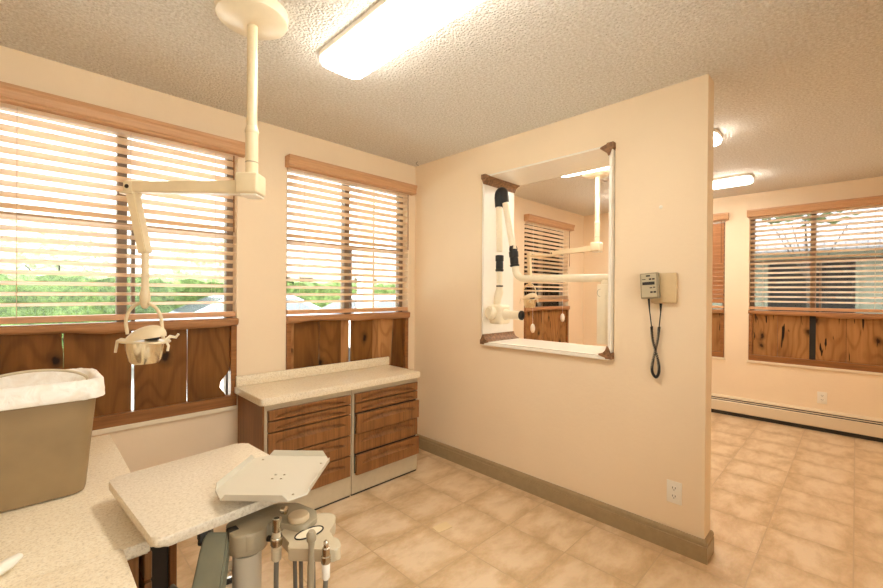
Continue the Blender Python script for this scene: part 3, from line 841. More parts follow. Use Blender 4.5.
# ------------------------------------------------------------------ pole-mounted dental lights
def dental_light(label, base, ang, seg1, seg2, dropdir, stem_z, box_z=1.735, tilt=0.0):
    """base xy on the ceiling; ang = direction of the horizontal arm"""
    r = thing('dental_light', label, 'dental lamp', (base[0], base[1], H), ang, 'ceiling mounted dental lamps')
    zz = lambda z: z - H
    b = nb(); lathe(b, [(0.130, zz(H)), (0.133, zz(H - 0.012)), (0.128, zz(H - 0.04)), (0.115, zz(H - 0.048)), (0.05, zz(H - 0.062)), (0.03, zz(H - 0.064))], n=48); build('ceiling_canopy', b, M['cream2'], r, world=False, smooth=40)
    b = nb(); tube(b, [(0, 0, zz(H - 0.05)), (0, 0, zz(1.96))], 0.0195, 24); tube(b, [(0, 0, zz(1.965)), (0, 0, zz(box_z + 0.03))], 0.0235, 24)
    lathe(b, [(0.0235, 0), (0.026, 0.006), (0.026, 0.012), (0.0195, 0.03)], (0, 0, zz(1.955)), n=24)
    build('pole', b, M['cream'], r, world=False, smooth=40)
    b = nb(); tube(b, [(0, 0, zz(1.845)), (0, 0, zz(1.841))], 0.0242, 24); build('collar_ring', b, M['greytan'], r, world=False)
    b = nb(); box(b, (-0.040, -0.042, zz(box_z - 0.040)), (0.048, 0.042, zz(box_z + 0.042)), 0.010, 3); jb = build('pivot_box', b, M['cream'], r, world=False, smooth=40)
    b = nb(); box(b, (-0.034, -0.036, zz(box_z - 0.047)), (0.03, 0.036, zz(box_z - 0.040)), 0.002); build('box_cover', b, M['white'], jb, world=False)
    b = nb()
    L = seg1
    za, zb_ = box_z - 0.012, box_z - 0.012 - 0.03 * tilt
    vs = []
    for x, zc, hh, w in ((0.04, za, 0.028, 0.026), (0.085, za, 0.025, 0.022), (L, zb_ , 0.021, 0.018)):
        vs.append([b.verts.new((x, sy * w, zz(zc + sz * hh))) for sy, sz in ((-1, -1), (1, -1), (1, 1), (-1, 1))])
    for p, q in zip(vs, vs[1:]): bridge(b, p, q)
    b.faces.new(vs[0][::-1]); b.faces.new(vs[-1]); bmesh.ops.bevel(b, geom=b.edges[:], offset=0.004, segments=2, affect='EDGES')
    build('horizontal_arm', b, M['cream'], r, world=False, smooth=30)
    b = nb(); box(b, (L - 0.022, -0.021, zz(zb_ - 0.022)), (L + 0.012, 0.021, zz(zb_ + 0.022)), 0.004); box(b, (L - 0.03, -0.028, zz(zb_ - 0.030)), (L + 0.022, 0.028, zz(zb_ - 0.021)), 0.003)
    build('arm_end_clevis', b, M['cream'], r, world=False, smooth=30)
    b = nb(); tube(b, [(L - 0.004, -0.023, zz(zb_)), (L - 0.004, 0.023, zz(zb_))], 0.008, 12); build('pivot_pin', b, M['dark'], r, world=False)
    x1, z1 = L, zb_ - 0.02
    if seg2 > 0:
        b = nb(); tube(b, [(x1, 0, zz(z1)), (x1 + seg2, 0, zz(z1 + 0.01))], 0.013, 12); build('second_arm', b, M['cream'], r, world=False, smooth=40)
        x1 += seg2; z1 += 0.045
    # sloping spring arm, box section
    x2, z2 = x1 + dropdir, 1.485
    b = nb()
    for w, (p, q) in ((0.0165, ((x1 - 0.012 * (1 if dropdir < 0 else -1), z1), (x2, z2))),):
        d = V((q[0] - p[0], 0, q[1] - p[1])); n_ = V((d.z, 0, -d.x)).normalized()
        vs = []
        for c in (V((p[0], 0, p[1])), V((q[0], 0, q[1]))):
            vs.append([b.verts.new((c.x + n_.x * sx * w, sy * 0.02, zz(c.z + n_.z * sx * w))) for sx, sy in ((-1, -1), (1, -1), (1, 1), (-1, 1))])
        bridge(b, vs[0], vs[1]); b.faces.new(vs[0][::-1]); b.faces.new(vs[1])
        bmesh.ops.bevel(b, geom=b.edges[:], offset=0.003, segments=2, affect='EDGES')
    build('spring_arm', b, M['cream'], r, world=False, smooth=30)
    b = nb(); lathe(b, [(0.0125, 0.20), (0.0125, 0.09), (0.0125, 0.055), (0.018, 0.02), (0.018, 0.0), (0.0155, -0.004), (0.014, -0.022), (0.006, -0.032)], (x2, 0, zz(stem_z)), n=20); 
    build('stem', b, M['cream'], r, world=False, smooth=40)
    K = 1.18
    def hbuild(nm, bm_, m_, p_, **kw):
        for v_ in bm_.verts: v_.co = V((x2 + (v_.co.x - x2) * K, v_.co.y * K, zz(stem_z) + (v_.co.z - zz(stem_z)) * K))
        return build(nm, bm_, m_, p_, **kw)
    # yoke, in the plane of the arm
    hz = stem_z - 0.135
    b = nb()
    pts = [(x2 + 0.060 * math.cos(a) + 0.004, 0, zz(stem_z - 0.075 + 0.068 * math.sin(a))) for a in [PI * k / 14 for k in range(15)]]
    pts = [(x2 + 0.058, 0, zz(hz + 0.022))] + pts + [(x2 - 0.062, 0, zz(hz + 0.006))]
    tube(b, pts, 0.0055, 10); hbuild('yoke', b, M['cream'], r, world=False, smooth=50)
    b = nb(); poly = rrect(x2 - 0.072, -0.048, x2 + 0.072, 0.048, 0.04, 8); prism(b, poly, zz(hz - 0.004), zz(hz + 0.003), bev=0.002, seg=1)
    Rm = Matrix.Translation((x2, 0, zz(hz))) @ Matrix.Rotation(math.radians(-2), 4, 'Y') @ Matrix.Translation((-x2, 0, -zz(hz)))
    b.transform(Rm); hbuild('rim_plate', b, M['cream'], r, world=False, smooth=30)
    b = nb(); lathe(b, [(0.054, -0.002), (0.052, -0.03), (0.046, -0.062), (0.040, -0.072), (0.02, -0.075)], (x2 + 0.0, 0, zz(hz)), n=32); hbuild('reflector_housing', b, M['mirror'], r, world=False, smooth=40)
    # hood: half shell rising over the rim
    b = nb(); n = 20; mrows = []
    for j in range(8):
        a = j / 7 * PI / 2
        row = []
        for i in range(n + 1):
            th = PI * i / n - PI / 2 + PI / 2          # half turn at the back
            rr = 1.0
            row.append((math.cos(a) * math.cos(th), math.cos(a) * math.sin(th), math.sin(a)))
        mrows.append(row)
    ov = []; 
    for row in mrows:
        o_ = []
        for cx, cy, cz in row:
            x = x2 - 0.004 + 0.068 * cx - 0.010 * cz; y = 0.046 * cy; z = hz + 0.006 + 0.046 * cz + 0.012 * (-cx)
            o_.append(b.verts.new((x, y, zz(z))))
        ov.append(o_)
    for p, q in zip(ov, ov[1:]):
        for i in range(n):
            try: b.faces.new((p[i], p[i + 1], q[i + 1], q[i]))
            except ValueError: pass
    bmesh.ops.remove_doubles(b, verts=b.verts[:], dist=1e-5)
    bmesh.ops.solidify(b, geom=b.faces[:], thickness=0.004)
    hbuild('hood', b, M['cream'], r, world=False, smooth=50)
    b = nb(); lathe(b, [(0.02, 0), (0.024, 0.012), (0.02, 0.022), (0.008, 0.026)], (x2 - 0.015, -0.012, zz(hz + 0.003)), n=16); hbuild('bulb_socket', b, M['dark'], r, world=False, smooth=40)
    for sg in (1, -1):
        b = nb(); tube(b, [(x2 + sg * 0.068, 0, zz(hz + 0.002)), (x2 + sg * 0.082, -0.004, zz(hz + 0.010 - 0.006 * sg)), (x2 + sg * 0.098, -0.008, zz(hz + (-0.002 if sg > 0 else 0.012))), (x2 + sg * 0.106, -0.010, zz(hz + (-0.040 if sg > 0 else 0.024)))], [0.006, 0.0055, 0.0045, 0.004], 10)
        hbuild('handle', b, M['cream2'], r, world=False, smooth=50)
    b = nb(); tube(b, [(x2 - 0.070, 0, zz(hz)), (x2 - 0.079, 0, zz(hz - 0.015)), (x2 - 0.076, 0, zz(hz - 0.032))], 0.004, 8); hbuild('hook', b, M['cream2'], r, world=False, smooth=50)
    return r
# arm of the near lamp runs towards the left of the room
dental_light('cream dental lamp hanging from the ceiling in front of the wide blind', (-1.778, -1.055), PI * 0.75, 0.478, 0, -0.062, 1.300, box_z=1.755)
dental_light('cream dental lamp in the next room, seen through the pass-through', (1.185, -1.10), PI / 2 + 0.03, 0.44, 0.24, 0.0, 1.44, box_z=1.755, tilt=0.6)

# ------------------------------------------------------------------ drawer cabinets
def drawer_front(x0, x1, z0, z1, y, th):
    """front slab with a scooped finger grip under an arched edge"""
    b = nb(); nx = 64
    h = z1 - z0; w = x1 - x0
    top_h = 0.034 if h < 0.1 else 0.042
    zc = z0 + (0.012 if h < 0.1 else h * 0.52)
    cols = []
    for i in range(nx + 1):
        u = i / nx; q = abs(u - 0.5) / 0.43
        if q < 1:
            arch = (1 - q ** 2.4); top = zc + 0.010 + (top_h - 0.010) * arch; dd = 0.017 * min(1, (1 - q) * 10)
        else: top = zc + 0.010; dd = 0.0
        t = top - zc
        ez = 0.003 if 0 < i < nx else 0.0
        eo = 0.0 if 0 < i < nx else 0.003
        rows = [(z0, 0.003), (z0 + 0.003, eo), (zc, eo), (zc + t * 0.22, dd * 0.6 + eo), (zc + t * 0.55, dd + eo), (top - 0.002, dd + eo), (top, eo), (top + 0.001, eo), (z1 - 0.003, eo), (z1, 0.003)]
        cols.append([b.verts.new((x0 + w * u, y - th + d, z)) for z, d in rows])
    for p, q in zip(cols, cols[1:]):
        for k in range(len(p) - 1): b.faces.new((p[k], q[k], q[k + 1], p[k + 1]))
    back = [b.verts.new(c) for c in ((x0, y, z0), (x1, y, z0), (x1, y, z1), (x0, y, z1))]
    b.faces.new(back[::-1])
    b.faces.new([c[0] for c in cols[::-1]] + [back[0], back[1]]); b.faces.new([c[-1] for c in cols] + [back[2], back[3]])
    b.faces.new(cols[0] + [back[3], back[0]]); b.faces.new(cols[-1][::-1] + [back[1], back[2]])
    return b
ZD = [(0.6135, 0.671), (0.5485, 0.606), (0.4140, 0.541), (0.2810, 0.4065), (0.144, 0.2735)]
CY = -0.405
def drawer_cabinet(label, x0, x1, left_end, pulls):
    r = thing('drawer_cabinet', label, 'drawer cabinet', ((x0 + x1) / 2, -0.2, 0), 0, 'five drawer cabinets under the worktop')
    b = nb(); box(b, (x0 + 0.003, CY, 0.012), (x1 - 0.001, -0.02, 0.7055)); build('carcass', b, M['cabcream'], r)
    b = nb(); box(b, (x0 + 0.003, CY - 0.003, 0.016), (x1 - 0.003, CY, 0.138), 0.001); build('plinth', b, M['cabcream'], r)
    b = nb(); box(b, (x0 + 0.022, CY - 0.0012, 0.145), (x1 - 0.020, CY, 0.670)); build('drawer_gap_shade', b, M['dark'], r)  # dark sheet paints the shade in the gaps between drawers
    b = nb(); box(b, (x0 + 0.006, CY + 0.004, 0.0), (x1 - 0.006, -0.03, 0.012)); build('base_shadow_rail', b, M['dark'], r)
    if left_end:
        b = nb(); box(b, (x0 - 0.006, CY + 0.004, 0.012), (x0 + 0.003, -0.02, 0.7055)); build('side_panel', b, M['walnut'], r)
    for k, (za, zb) in enumerate(ZD):
        out = pulls[k]
        d = drawer_front(x0 + 0.019, x1 - 0.017, za, zb, CY - out, 0.020)
        dr = build('drawer', d, M['walnut'], r, smooth=24)
        if out > 0.004:
            b = nb(); box(b, (x0 + 0.03, CY - out, za + 0.012), (x1 - 0.03, CY + 0.001, zb - 0.02)); build('drawer_box', b, M['cabcream'], dr)
    return r
drawer_cabinet('left five-drawer walnut cabinet under the speckled worktop, nearer the waste bin', -1.465, -0.898, True, [0.002, 0.002, 0.002, 0.002, 0.002])
drawer_cabinet('right five-drawer walnut cabinet under the speckled worktop, two drawers ajar', -0.897, -0.320, False, [0.002, 0.002, 0.020, 0.002, 0.022])
r = thing('worktop', 'cream speckled worktop with backsplash on the walnut drawer cabinets', 'worktop', (-0.9, -0.2, 0.703))
b = nb(); prism(b, rounded([(-1.492, -0.018), (-1.492, -0.436), (-0.312, -0.436), (-0.312, -0.018)], [0, 0.02, 0.02, 0], 5), 0.706, 0.748, bev=0.006); build('slab', b, M['lam'], r, smooth=40)
b = nb(); box(b, (-1.486, -0.038, 0.7482), (-0.303, -0.018, 0.812), 0.004); build('backsplash', b, M['lam'], r, smooth=40)

# ------------------------------------------------------------------ side counter by the camera
ZC = 0.73
r = thing('side_cabinet', 'brown side cabinet with drawers below the counter under the waste bin', 'cabinet', (-2.6, -1.0, 0))
b = nb(); box(b, (-3.10, -1.505, 0.08), (-2.205, -0.54, 0.6995)); build('carcass', b, M['walnut'], r)
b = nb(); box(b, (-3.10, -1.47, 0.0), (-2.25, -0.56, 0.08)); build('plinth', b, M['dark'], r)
for za, zb in ((0.62, 0.690), (0.525, 0.614), (0.33, 0.519), (0.10, 0.325)):
    b = nb(); box(b, (-2.193, -1.498, za), (-2.176, -1.29, zb), 0.004); build('drawer', b, M['walnut'], r, smooth=30)
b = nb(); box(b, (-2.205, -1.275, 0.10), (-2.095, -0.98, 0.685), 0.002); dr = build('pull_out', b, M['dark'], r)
b = nb(); box(b, (-2.0948, -1.285, 0.10), (-2.075, -0.97, 0.688), 0.004); build('front', b, M['walnut'], dr, smooth=30)
b = nb()
prism(b, rounded([(-3.12, -0.50), (-2.150, -0.50), (-2.152, -1.0), (-2.184, -1.520), (-3.12, -1.520)], [0, 0.01, 0.3, 0.006, 0], 6), ZC - 0.030, ZC, bev=0.006)
tag(build('counter', b, M['lam'], smooth=40, origin=(-2.6, -1.0, ZC - 0.030)), 'cream speckled counter that the waste bin stands on', 'counter')
r = thing('base_cabinet', 'base cabinet under the near cream counter at the bottom left corner', 'cabinet', (-2.7, -1.95, 0))
b = nb(); box(b, (-3.10, -2.42, 0.08), (-2.275, -1.535, 0.7)); build('carcass', b, M['walnut'], r)
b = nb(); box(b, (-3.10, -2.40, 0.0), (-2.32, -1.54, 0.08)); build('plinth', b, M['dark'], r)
b = nb(); prism(b, rounded([(-3.12, -1.5235), (-2.239, -1.5235), (-2.239, -2.45), (-3.12, -2.45)], [0, 0.006, 0.02, 0], 4), 0.7005, 0.736, bev=0.006)
tag(build('counter', b, M['lam'], smooth=40, origin=(-2.7, -1.95, 0.7005)), 'near cream speckled counter with the white plastic wand on it', 'counter')
b = nb(); tube(b, [(-2.56, -1.60, 0.749), (-2.47, -1.495, 0.749), (-2.425, -1.445, 0.749), (-2.409, -1.425, 0.749)], [0.013, 0.013, 0.013, 0.008], 14)
for v in b.verts: v.co.z = 0.737 + (v.co.z - 0.737) * 0.9
tag(build('plastic_wand', b, M['white'], smooth=50, origin=(-2.47, -1.5, 0.738)), 'white plastic wand lying on the near counter', 'wand')

# ------------------------------------------------------------------ waste bin
r = thing('waste_bin', 'beige rectangular waste bin with white liner on the counter', 'waste bin', (-2.43, -1.0, ZC))
def loop(bm, cx, cy, w, d, rad, z, n=8):
    return [bm.verts.new((x, y, z)) for x, y in rrect(cx - w / 2, cy - d / 2, cx + w / 2, cy + d / 2, rad, n)]
BCX, BCY = -2.432, -0.998
b = nb(); prev = None
for k, (w, d, rad, z) in enumerate([(0.295, 0.175, 0.03, ZC + 0.001), (0.318, 0.200, 0.04, ZC + 0.004), (0.326, 0.208, 0.045, ZC + 0.016), (0.356, 0.234, 0.05, ZC + 0.20), (0.378, 0.25, 0.05, ZC + 0.325), (0.392, 0.264, 0.052, ZC + 0.327), (0.392, 0.264, 0.052, ZC + 0.338), (0.372, 0.244, 0.048, ZC + 0.338), (0.36, 0.232, 0.045, ZC + 0.25), (0.30, 0.18, 0.04, ZC + 0.03)]):
    l = loop(b, BCX, BCY, w, d, rad, z)
    if prev: bridge(b, prev, l)
    else: b.faces.new(l[::-1])
    prev = l
b.faces.new(prev); build('body', b, M['bin'], r, smooth=50)
# liner: folded over the rim, crinkled
lm, nt, bs, o_ = newmat('bin_liner')
bs.inputs['Base Color'].default_value = (0.80, 0.70, 0.60, 1); bs.inputs['Roughness'].default_value = 0.3
nz = N(nt, 'ShaderNodeTexNoise', Scale=22.0, Detail=5.0, Distortion=1.0); nt.links.new(coords(nt), nz.inputs['Vector']); bump(nt, bs, nz.outputs['Fac'], 0.45, 0.012)
nt.links.new(ramp(nt, nz.outputs['Fac'], [(0.35, (0.86, 0.79, 0.70)), (0.6, (0.92, 0.89, 0.83))]), bs.inputs['Base Color'])
b = nb(); prev = None; rnd = random.Random(3)
for k, (w, d, z, j) in enumerate([(0.392, 0.266, ZC + 0.286, 0.004), (0.404, 0.278, ZC + 0.288, 0.004), (0.404, 0.277, ZC + 0.310, 0.003), (0.400, 0.272, ZC + 0.338, 0.002), (0.386, 0.258, ZC + 0.344, 0.002), (0.366, 0.238, ZC + 0.336, 0.003), (0.345, 0.215, ZC + 0.30, 0.008), (0.32, 0.19, ZC + 0.24, 0.01)]):
    l = loop(b, BCX, BCY, w, d, 0.05, z, 12)
    ph = rnd.uniform(0, 6)
    for i, v in enumerate(l):
        a = math.atan2(v.co.y - BCY, v.co.x - BCX)
        s = j * (0.6 * math.sin(9 * a + ph * (k > 4)) + rnd.uniform(-0.7, 0.7)); 
        v.co.x += s * math.cos(a) ; v.co.y += s * math.sin(a); v.co.z += 0.6 * s
    if prev: bridge(b, prev, l)
    prev = l
b.faces.new(prev); build('liner', b, lm, r, smooth=70)
b = nb(); pts = [(BCX + 0.045 + 0.125 * math.cos(a), BCY - 0.02 + 0.03 * math.sin(a), ZC + 0.325 + 0.040 * math.sin(a)) for a in [PI * k / 24 for k in range(25)]]
tube(b, pts, 0.004, 8); build('retaining_band', b, M['cabcream'], r, smooth=50)

# ------------------------------------------------------------------ dental delivery unit
r = thing('dental_delivery_unit', 'dental delivery unit with speckled swing top and steel tray on a grey post', 'dental delivery unit', (-2.02, -1.69, 0))
ZTOP = 0.80
poly = rounded([(-2.236, -1.226), (-1.845, -1.182), (-1.815, -1.640), (-2.204, -1.672)], [0.022, 0.03, 0.03, 0.026], 6)
b = nb(); prism(b, poly, ZTOP - 0.023, ZTOP, bev=0.009, seg=4); build('work_surface', b, M['lam2'], r, smooth=45)
b = nb(); prism(b, rounded([(-2.17, -1.30), (-1.88, -1.26), (-1.87, -1.57), (-2.15, -1.60)], 0.02), 0.762, ZTOP - 0.0232); build('mounting_plate', b, M['dark'], r)
# steel tray: square floor, corners cut, four flanges
c0 = V((-1.908, -1.612)); au = V((0.715, -0.699)); av = V((0.699, 0.715)); hs, ct = 0.137, 0.052; zf = 0.826
uv = lambda u, v, z: (c0.x + au.x * u + av.x * v, c0.y + au.y * u + av.y * v, z)
b = nb()
octo = [(-0.093, -0.127), (0.073, -0.131), (0.110, -0.095), (0.112, 0.110), (0.094, 0.147), (-0.085, 0.152), (-0.123, 0.130), (-0.131, -0.080)]
vs = [b.verts.new(uv(u, v, zf)) for u, v in octo]; b.faces.new(vs)
fl, up = 0.004, 0.017
for i in (0, 2, 4, 6):
    (u0, v0), (u1, v1) = octo[i], octo[(i + 1) % 8]
    nu, nv = ((0, -1), None, (1, 0), None, (0, 1), None, (-1, 0))[i]
    tu, tv = (u1 - u0), (v1 - v0); L = math.hypot(tu, tv); tu, tv = tu / L * 0.013, tv / L * 0.013
    a = b.verts.new(uv(u0 + nu * fl + tu, v0 + nv * fl + tv, zf + up)); d = b.verts.new(uv(u1 + nu * fl - tu, v1 + nv * fl - tv, zf + up))
    b.faces.new((vs[i], vs[(i + 1) % 8], d, a))
bmesh.ops.recalc_face_normals(b, faces=b.faces[:])
bmesh.ops.solidify(b, geom=b.faces[:], thickness=0.0022)
tr = build('instrument_tray', b, plain('tray_enamel', (0.60, 0.55, 0.44), 0.35), r)
b = nb()
for (u, v) in ((-0.012, 0.012), (0.012, 0.012), (-0.012, -0.012), (0.012, -0.012), (0.075, -0.10), (0.092, 0.09), (-0.09, 0.115)):
    b = nb(); lathe(b, [(0.0034, -0.0005), (0.0034, 0.0014), (0.001, 0.002)], uv(u, v, zf + 0.002), n=10); build('screw', b, M['chrome'], tr)
b = nb(); lathe(b, [(0.03, 0), (0.03, 0.024)], (c0.x, c0.y, 0.8005), n=20); build('tray_boss', b, M['cream'], tr, smooth=40)
# post with its boss, arm housing
PX, PY = -2.017, -1.692
b = nb(); tube(b, [(PX, PY, 0.03), (PX, PY, 0.70)], 0.033, 28); build('post', b, plain('pale_grey_post', (0.50, 0.44, 0.33), 0.4), r, smooth=40)
b = nb(); lathe(b, [(0.10, 0), (0.11, 0.006), (0.10, 0.025), (0.04, 0.04)], (PX, PY, 0.0), n=32); build('post_base', b, M['greytan'], r, smooth=40)
b = nb()
hp = rounded([(-2.052, -1.640), (-2.054, -1.705), (-2.025, -1.738), (-1.985, -1.728), (-1.965, -1.700), (-1.950, -1.735), (-1.922, -1.792), (-1.872, -1.775), (-1.858, -1.735), (-1.875, -1.665), (-1.96, -1.60)], [0.02, 0.035, 0.03, 0.03, 0.02, 0.02, 0.03, 0.03, 0.03, 0.02, 0.02], 6)
prism(b, rounded([(-2.058, -1.66), (-2.058, -1.725), (-1.985, -1.735), (-1.965, -1.69), (-1.97, -1.65)], [0.02, 0.034, 0.034, 0.02, 0.02], 6), 0.702, 0.755, bev=0.006)
build('post_boss', b, M['greytan'], r, smooth=40)
b = nb(); prism(b, hp, 0.712, 0.754, bev=0.006); build('arm_housing', b, M['greytan'], r, smooth=40)
b = nb(); lathe(b, [(0.022, 0), (0.026, 0.004), (0.026, 0.012), (0.023, 0.016), (0.010, 0.0175)], (-1.912, -1.750, 0.753), n=28); build('cap_knob', b, plain('tan_knob', (0.55, 0.42, 0.26), 0.45), r, smooth=40)
b = nb(); tube(b, [(-1.975, -1.728, 0.722), (-1.955, -1.735, 0.724)], 0.004, 8); lathe(b, [(0.007, 0), (0.007, 0.008)], (-1.978, -1.722, 0.722), (0.5, -0.8, 0), 10); build('lock_screw', b, M['dark'], r, smooth=40)
b = nb(); lathe(b, [(0.009, 0), (0.010, 0.004), (0.010, 0.012), (0.006, 0.014)], (-1.940, -1.715, 0.776), (0.5, -0.8, 0.1), 14); build('release_knob', b, M['chrome'], r, smooth=40)
# sloping flat support arm under the work surface
b = nb()
p, q = V((-2.068, -1.640, 0.752)), V((-2.130, -1.722, 0.56))
side = V((0.74, -0.67, 0)).normalized(); nrm = (q - p).cross(side).normalized()
vs = []
for t, w, h in ((0, 0.028, 0.010), (0.15, 0.032, 0.013), (0.5, 0.034, 0.016), (1.0, 0.036, 0.018)):
    c = p.lerp(q, t); vs.append([b.verts.new(c + side * (sx * w) + nrm * (sy * h)) for sx, sy in ((-1, -1), (1, -1), (1, 1), (-1, 1))])
for a, d in zip(vs, vs[1:]): bridge(b, a, d)
b.faces.new(vs[0][::-1]); b.faces.new(vs[-1]); bmesh.ops.bevel(b, geom=b.edges[:], offset=0.005, segments=2, affect='EDGES')
build('support_arm', b, M['greengrey'], r, smooth=35)
b = nb(); c = p.lerp(q, 0.92)
t_ = bmesh.new(); lathe(t_, [(0.036, -0.020), (0.038, -0.016), (0.038, 0.016), (0.034, 0.022)], (0, 0, 0), (0, 0, 1), 28)
rot = V((0, 0, 1)).rotation_difference(nrm).to_matrix().to_4x4(); merge(b, t_, Matrix.Translation(c) @ rot)
build('arm_joint', b, M['greengrey'], r, smooth=40)
for sgn in (-1, 1):
    b = nb(); c = p + side * (sgn * 0.034)
    tube(b, [c - side * 0.009 + V((0, 0, -0.02)), c + side * 0.009 + V((0, 0, -0.02))], 0.011, 12); box(b, (c.x - 0.012, c.y - 0.012, 0.735), (c.x + 0.012, c.y + 0.012, 0.760), 0.002)
    build('hinge_lug', b, M['dark'], r, smooth=40)
b = nb(); tube(b, [(-2.085, -1.60, 0.75), (-2.04, -1.56, 0.42), (-2.045, -1.60, 0.05)], 0.016, 10); build('gas_strut', b, M['greengrey'], r, smooth=40)
b = nb(); tube(b, [(-2.14, -1.52, 0.58), (-2.12, -1.58, 0.565), (-2.12, -1.64, 0.60), (-2.14, -1.70, 0.62)], 0.007, 8); build('supply_hose', b, M['hose'], r, smooth=50)
for o in list(r.children):
    if o.name.split('.')[0] not in ('work_surface', 'mounting_plate', 'instrument_tray', 'support_arm', 'arm_joint', 'hinge_lug'):
        o.location.x += 0.004; o.location.y += 0.016
        if not o.name.startswith('post') or o.name.startswith('post_boss'): o.location.z += 0.004
# holder block for the handpieces
b = nb()
hb = rounded([(-1.956, -1.746), (-1.950, -1.724), (-1.935, -1.730), (-1.905, -1.790), (-1.868, -1.735), (-1.848, -1.720), (-1.822, -1.728), (-1.817, -1.762), (-1.837, -1.790), (-1.876, -1.822), (-1.866, -1.858), (-1.877, -1.885), (-1.892, -1.892), (-1.971, -1.808), (-1.958, -1.790)],
             [0.006, 0.006, 0.008, 0.02, 0.015, 0.015, 0.015, 0.015, 0.02, 0.02, 0.015, 0.01, 0.01, 0.008, 0.01], 6)
prism(b, hb, 0.716, 0.745, bev=0.005); blk = build('holder_block', b, M['cabcream'], r, smooth=40)
def handpiece(label, x, y, parts, hose, name='handpiece', HPZ=0.70):
    h = thing(name, label, 'handpiece', (x, y, HPZ - 0.05), 0, 'handpieces hanging in the holder block')
    for nm, prof, m, ax in parts:
        b = nb(); lathe(b, prof, (x, y, HPZ), ax, 18); build(nm, b, M[m], h, smooth=40)
    b = nb(); tube(b, cat([V(p) for p in hose], 8), 0.0055, 10); build('hose', b, M['hose'], h, smooth=50)
    return h
handpiece('chrome topped suction handpiece at the left end of the holder block', -1.976, -1.760, [
    ('sleeve', [(0.006, -0.02), (0.0115, -0.015), (0.0115, 0.012), (0.0095, 0.014), (0.0095, 0.05)], 'cabcream', (0, 0, 1)),
    ('collar', [(0.0125, 0.018), (0.0135, 0.02), (0.0135, 0.036), (0.0125, 0.038)], 'chrome', (0, 0, 1)),
    ('tip', [(0.0085, 0.05), (0.0100, 0.052), (0.0100, 0.082), (0.006, 0.083), (0.005, 0.072)], 'chrome', (0, 0, 1))],
    [(-1.976, -1.760, 0.70), (-1.976, -1.760, 0.62), (-1.965, -1.75, 0.5), (-1.97, -1.74, 0.25), (-1.95, -1.70, 0.06)], 'suction_handpiece', 0.716)
h2 = handpiece('grey syringe handpiece with angled head in the middle of the holder block', -1.945, -1.871, [
    ('grip', [(0.004, -0.085), (0.007, -0.08), (0.008, -0.02), (0.006, 0.02), (0.008, 0.045)], 'greytan', (0.02, 0, 1)),
    ('head', [(0.006, 0.040), (0.0105, 0.045), (0.011, 0.058), (0.007, 0.066), (0.003, 0.067)], 'greytan', (-0.02, -0.05, 1))],
    [(-1.946, -1.871, 0.66), (-1.946, -1.871, 0.60), (-1.948, -1.876, 0.4), (-1.945, -1.868, 0.2), (-1.94, -1.86, 0.06)], 'syringe_handpiece', 0.737)
handpiece('slim chrome coupling at the right corner of the holder block', -1.922, -1.896, [
    ('sleeve', [(0.0055, -0.035), (0.009, -0.03), (0.009, 0.0), (0.008, 0.002)], 'white', (0, 0, 1)),
    ('coupling', [(0.009, 0.002), (0.0105, 0.004), (0.0105, 0.018), (0.0085, 0.02), (0.0085, 0.036), (0.0055, 0.038), (0.0055, 0.05), (0.003, 0.053)], 'chrome', (0, 0, 1))],
    [(-1.922, -1.896, 0.70), (-1.922, -1.896, 0.62), (-1.905, -1.90, 0.4), (-1.865, -1.86, 0.2), (-1.845, -1.84, 0.06)], 'handpiece_coupling', 0.728)
# oval wire loop on the block, and the hanging block hoses
b = nb(); lathe(b, [(0.029, 0), (0.029, 0.0015)], (0, 0, 0), n=28)
for v in b.verts: v.co = V((-1.906 + v.co.x * 1.2, -1.787 + v.co.y * 0.62, 0.745 + v.co.z))
build('round_pad', b, M['cream2'], blk)
b = nb(); pts = [(-1.906 + 0.036 * math.cos(a), -1.787 + 0.019 * math.sin(a), 0.7465) for a in [2 * PI * k / 32 for k in range(33)]]
tube(b, pts, 0.0018, 6); build('wire_loop', b, M['dark'], blk, smooth=50)
for (x, y) in ((-1.945, -1.79), (-1.935, -1.80), (-1.918, -1.828)):
    b = nb(); tube(b, cat([V(q_) for q_ in ((x, y, 0.72), (x, y - 0.005, 0.6), (x + 0.008, y + 0.02, 0.4), (x + 0.02, y + 0.06, 0.06))], 8), 0.005, 8); build('block_hose', b, M['hose'], blk, smooth=50)

# foot control on the floor
r = thing('foot_pedal', 'round chrome edged foot pedal on the tiled floor behind the grey post', 'foot pedal', (-1.74, -0.66, 0))
b = nb(); lathe(b, [(0.060, 0.0), (0.064, 0.004), (0.064, 0.022), (0.058, 0.028), (0.03, 0.03)], (-1.735, -0.66, 0.0005), n=32); build('base', b, M['black'], r, smooth=40)
b = nb(); lathe(b, [(0.062, 0.028), (0.065, 0.031), (0.062, 0.037), (0.045, 0.044), (0.01, 0.045)], (-1.735, -0.66, 0.0005), n=32); build('disc', b, M['chrome'], r, smooth=40)
b = nb(); lathe(b, [(0.036, 0.044), (0.036, 0.052), (0.02, 0.056)], (-1.735, -0.66, 0.0005), n=24); build('tread', b, M['greytan'], r, smooth=40)

# cream cover plate on the floor
b = nb(); box(b, (-0.05, -0.033, 0.0), (0.05, 0.033, 0.003), 0.001)
o = build('floor_cover_plate', b, plain('cream_plate', (0.78, 0.62, 0.36), 0.5), world=False); o.location = (-0.722, -1.075, 0.0005); o.rotation_euler = (0, 0, math.radians(-8))
tag(o, 'small cream rectangle lying on the tiled floor before the drawers', 'cover plate')
